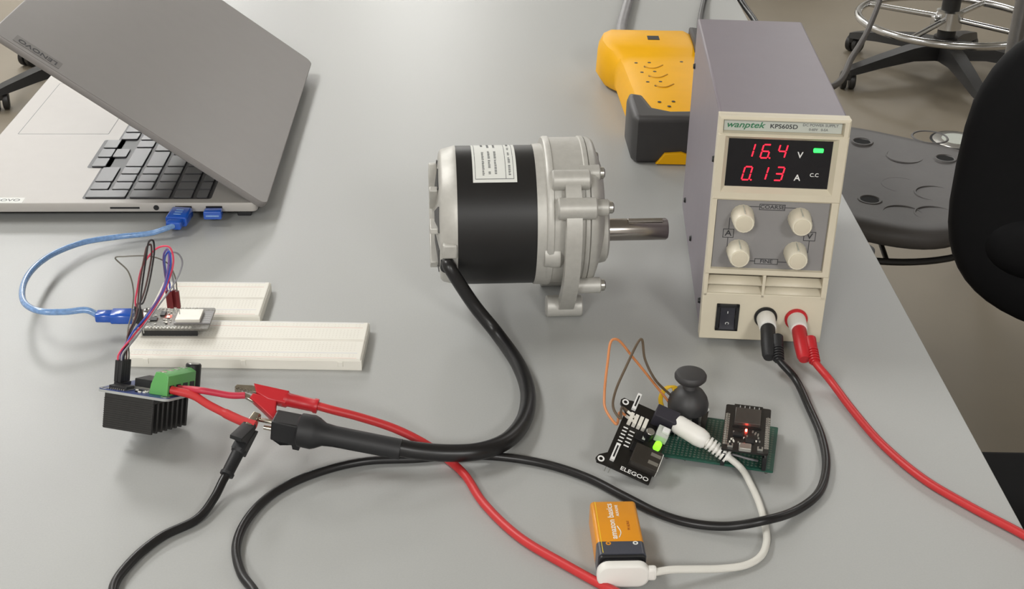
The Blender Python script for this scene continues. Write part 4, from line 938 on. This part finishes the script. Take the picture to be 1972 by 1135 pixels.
for u, v, ru, rv in ((-92, 58, 46, 30), (-112, -72, 52, 34), (70, 58, 46, 30), (70, -72, 52, 34), (-15, -8, 40, 24)):
    b = NB(); rows = []
    for s_, h_ in ((1, -2), (.92, 3), (.75, 7), (.5, 9), (.2, 10)):
        rows.append([b.verts.new(bpt(u+math.cos(2*math.pi*q/28)*ru*s_, v+math.sin(2*math.pi*q/28)*rv*s_, 20+h_)) for q in range(28)])
    for A, B in zip(rows, rows[1:]):
        for q in range(28): b.faces.new((A[q], A[(q+1) % 28], B[(q+1) % 28], B[q]))
    b.faces.new(rows[-1]); obj('raised_bump', b, M_back, bk, True, smooth=60)
sc_ = BC + bn*240; sc_.z = -300
b = NB(); prism(b, rrect(sc_.x-200, sc_.x+200, sc_.y-195, sc_.y+195, 70), -335, -300, bev=10, seg=3); obj('seat', b, M_back, ch, True)
b = NB(); tube(b, [Vector((sc_.x, sc_.y, -342)), BC-bn*10+Vector((0, 0, -320)), BC-bn*34+Vector((0, 0, -260)), BC-bn*30+Vector((0, 0, -60))], 12, 10, 8); obj('back_support_bar', b, M_base, ch, True)
b = NB(); cyl(b, (sc_.x, sc_.y, FZ+60), (sc_.x, sc_.y, -335), 24, n=20); obj('column', b, M_base, ch, True)
for k in range(5):
    a = 2*math.pi*k/5+.3
    b = NB(); tube(b, [Vector((sc_.x, sc_.y, FZ+95)), Vector((sc_.x+math.cos(a)*150, sc_.y+math.sin(a)*150, FZ+85)), Vector((sc_.x+math.cos(a)*300, sc_.y+math.sin(a)*300, FZ+62))], lambda t: 26-8*t, 10, 6); lg = obj('base_leg', b, M_base, ch, True)
    b = NB(); lathe(b, [(-20, 20), (-18, 25), (18, 25), (20, 20)], (sc_.x+math.cos(a)*300, sc_.y+math.sin(a)*300, FZ+25), (-math.sin(a), math.cos(a), 0), 20); obj('caster_wheel', b, M_base, lg, True)

# ------------------------------------------------------------------ neighbouring table leg, floor outlet
nt_ = thing('neighbouring_table', 'steel legged table standing to the right, only one grey leg in view', 'table', (1500, 2100, FZ))
lg0 = at_y(1955, 80, 2500)
b = NB(); box(b, (lg0.x-60, 1640, -28), (lg0.x+1240, 2560, 0), 2); obj('tabletop', b, M_table, nt_, True)
for x in (lg0.x, lg0.x+1150):
    for y in (1700, 2500):
        b = NB(); cyl(b, (x, y, FZ), (x, y, -28), 15, n=24); obj('leg', b, M_steel, nt_, True)
b = NB(); cyl(b, (lg0.x, 2500, -250), (lg0.x+1150, 2500, -250-30), 7, n=14); obj('cross_rod', b, M_chrome, nt_, True)
fo = P(1842, 271, FZ)
ot = thing('floor_outlet', 'round metal floor outlet cover beside the black backrest', 'outlet', (fo.x, fo.y, FZ))
b = NB(); lathe(b, [(0, 62), (3, 60), (5, 50), (5, 38)], n=40, cap=False); obj('trim_ring', b, M_silv, ot)
b = NB(); lathe(b, [(0, 68), (1.5, 67), (1.5, 0)], n=40); obj('gasket', b, M_black, ot)
b = NB(); lathe(b, [(1, 40), (6, 38), (6.5, 30), (6.5, 0)], n=32); obj('lid', b, M_strip, ot)
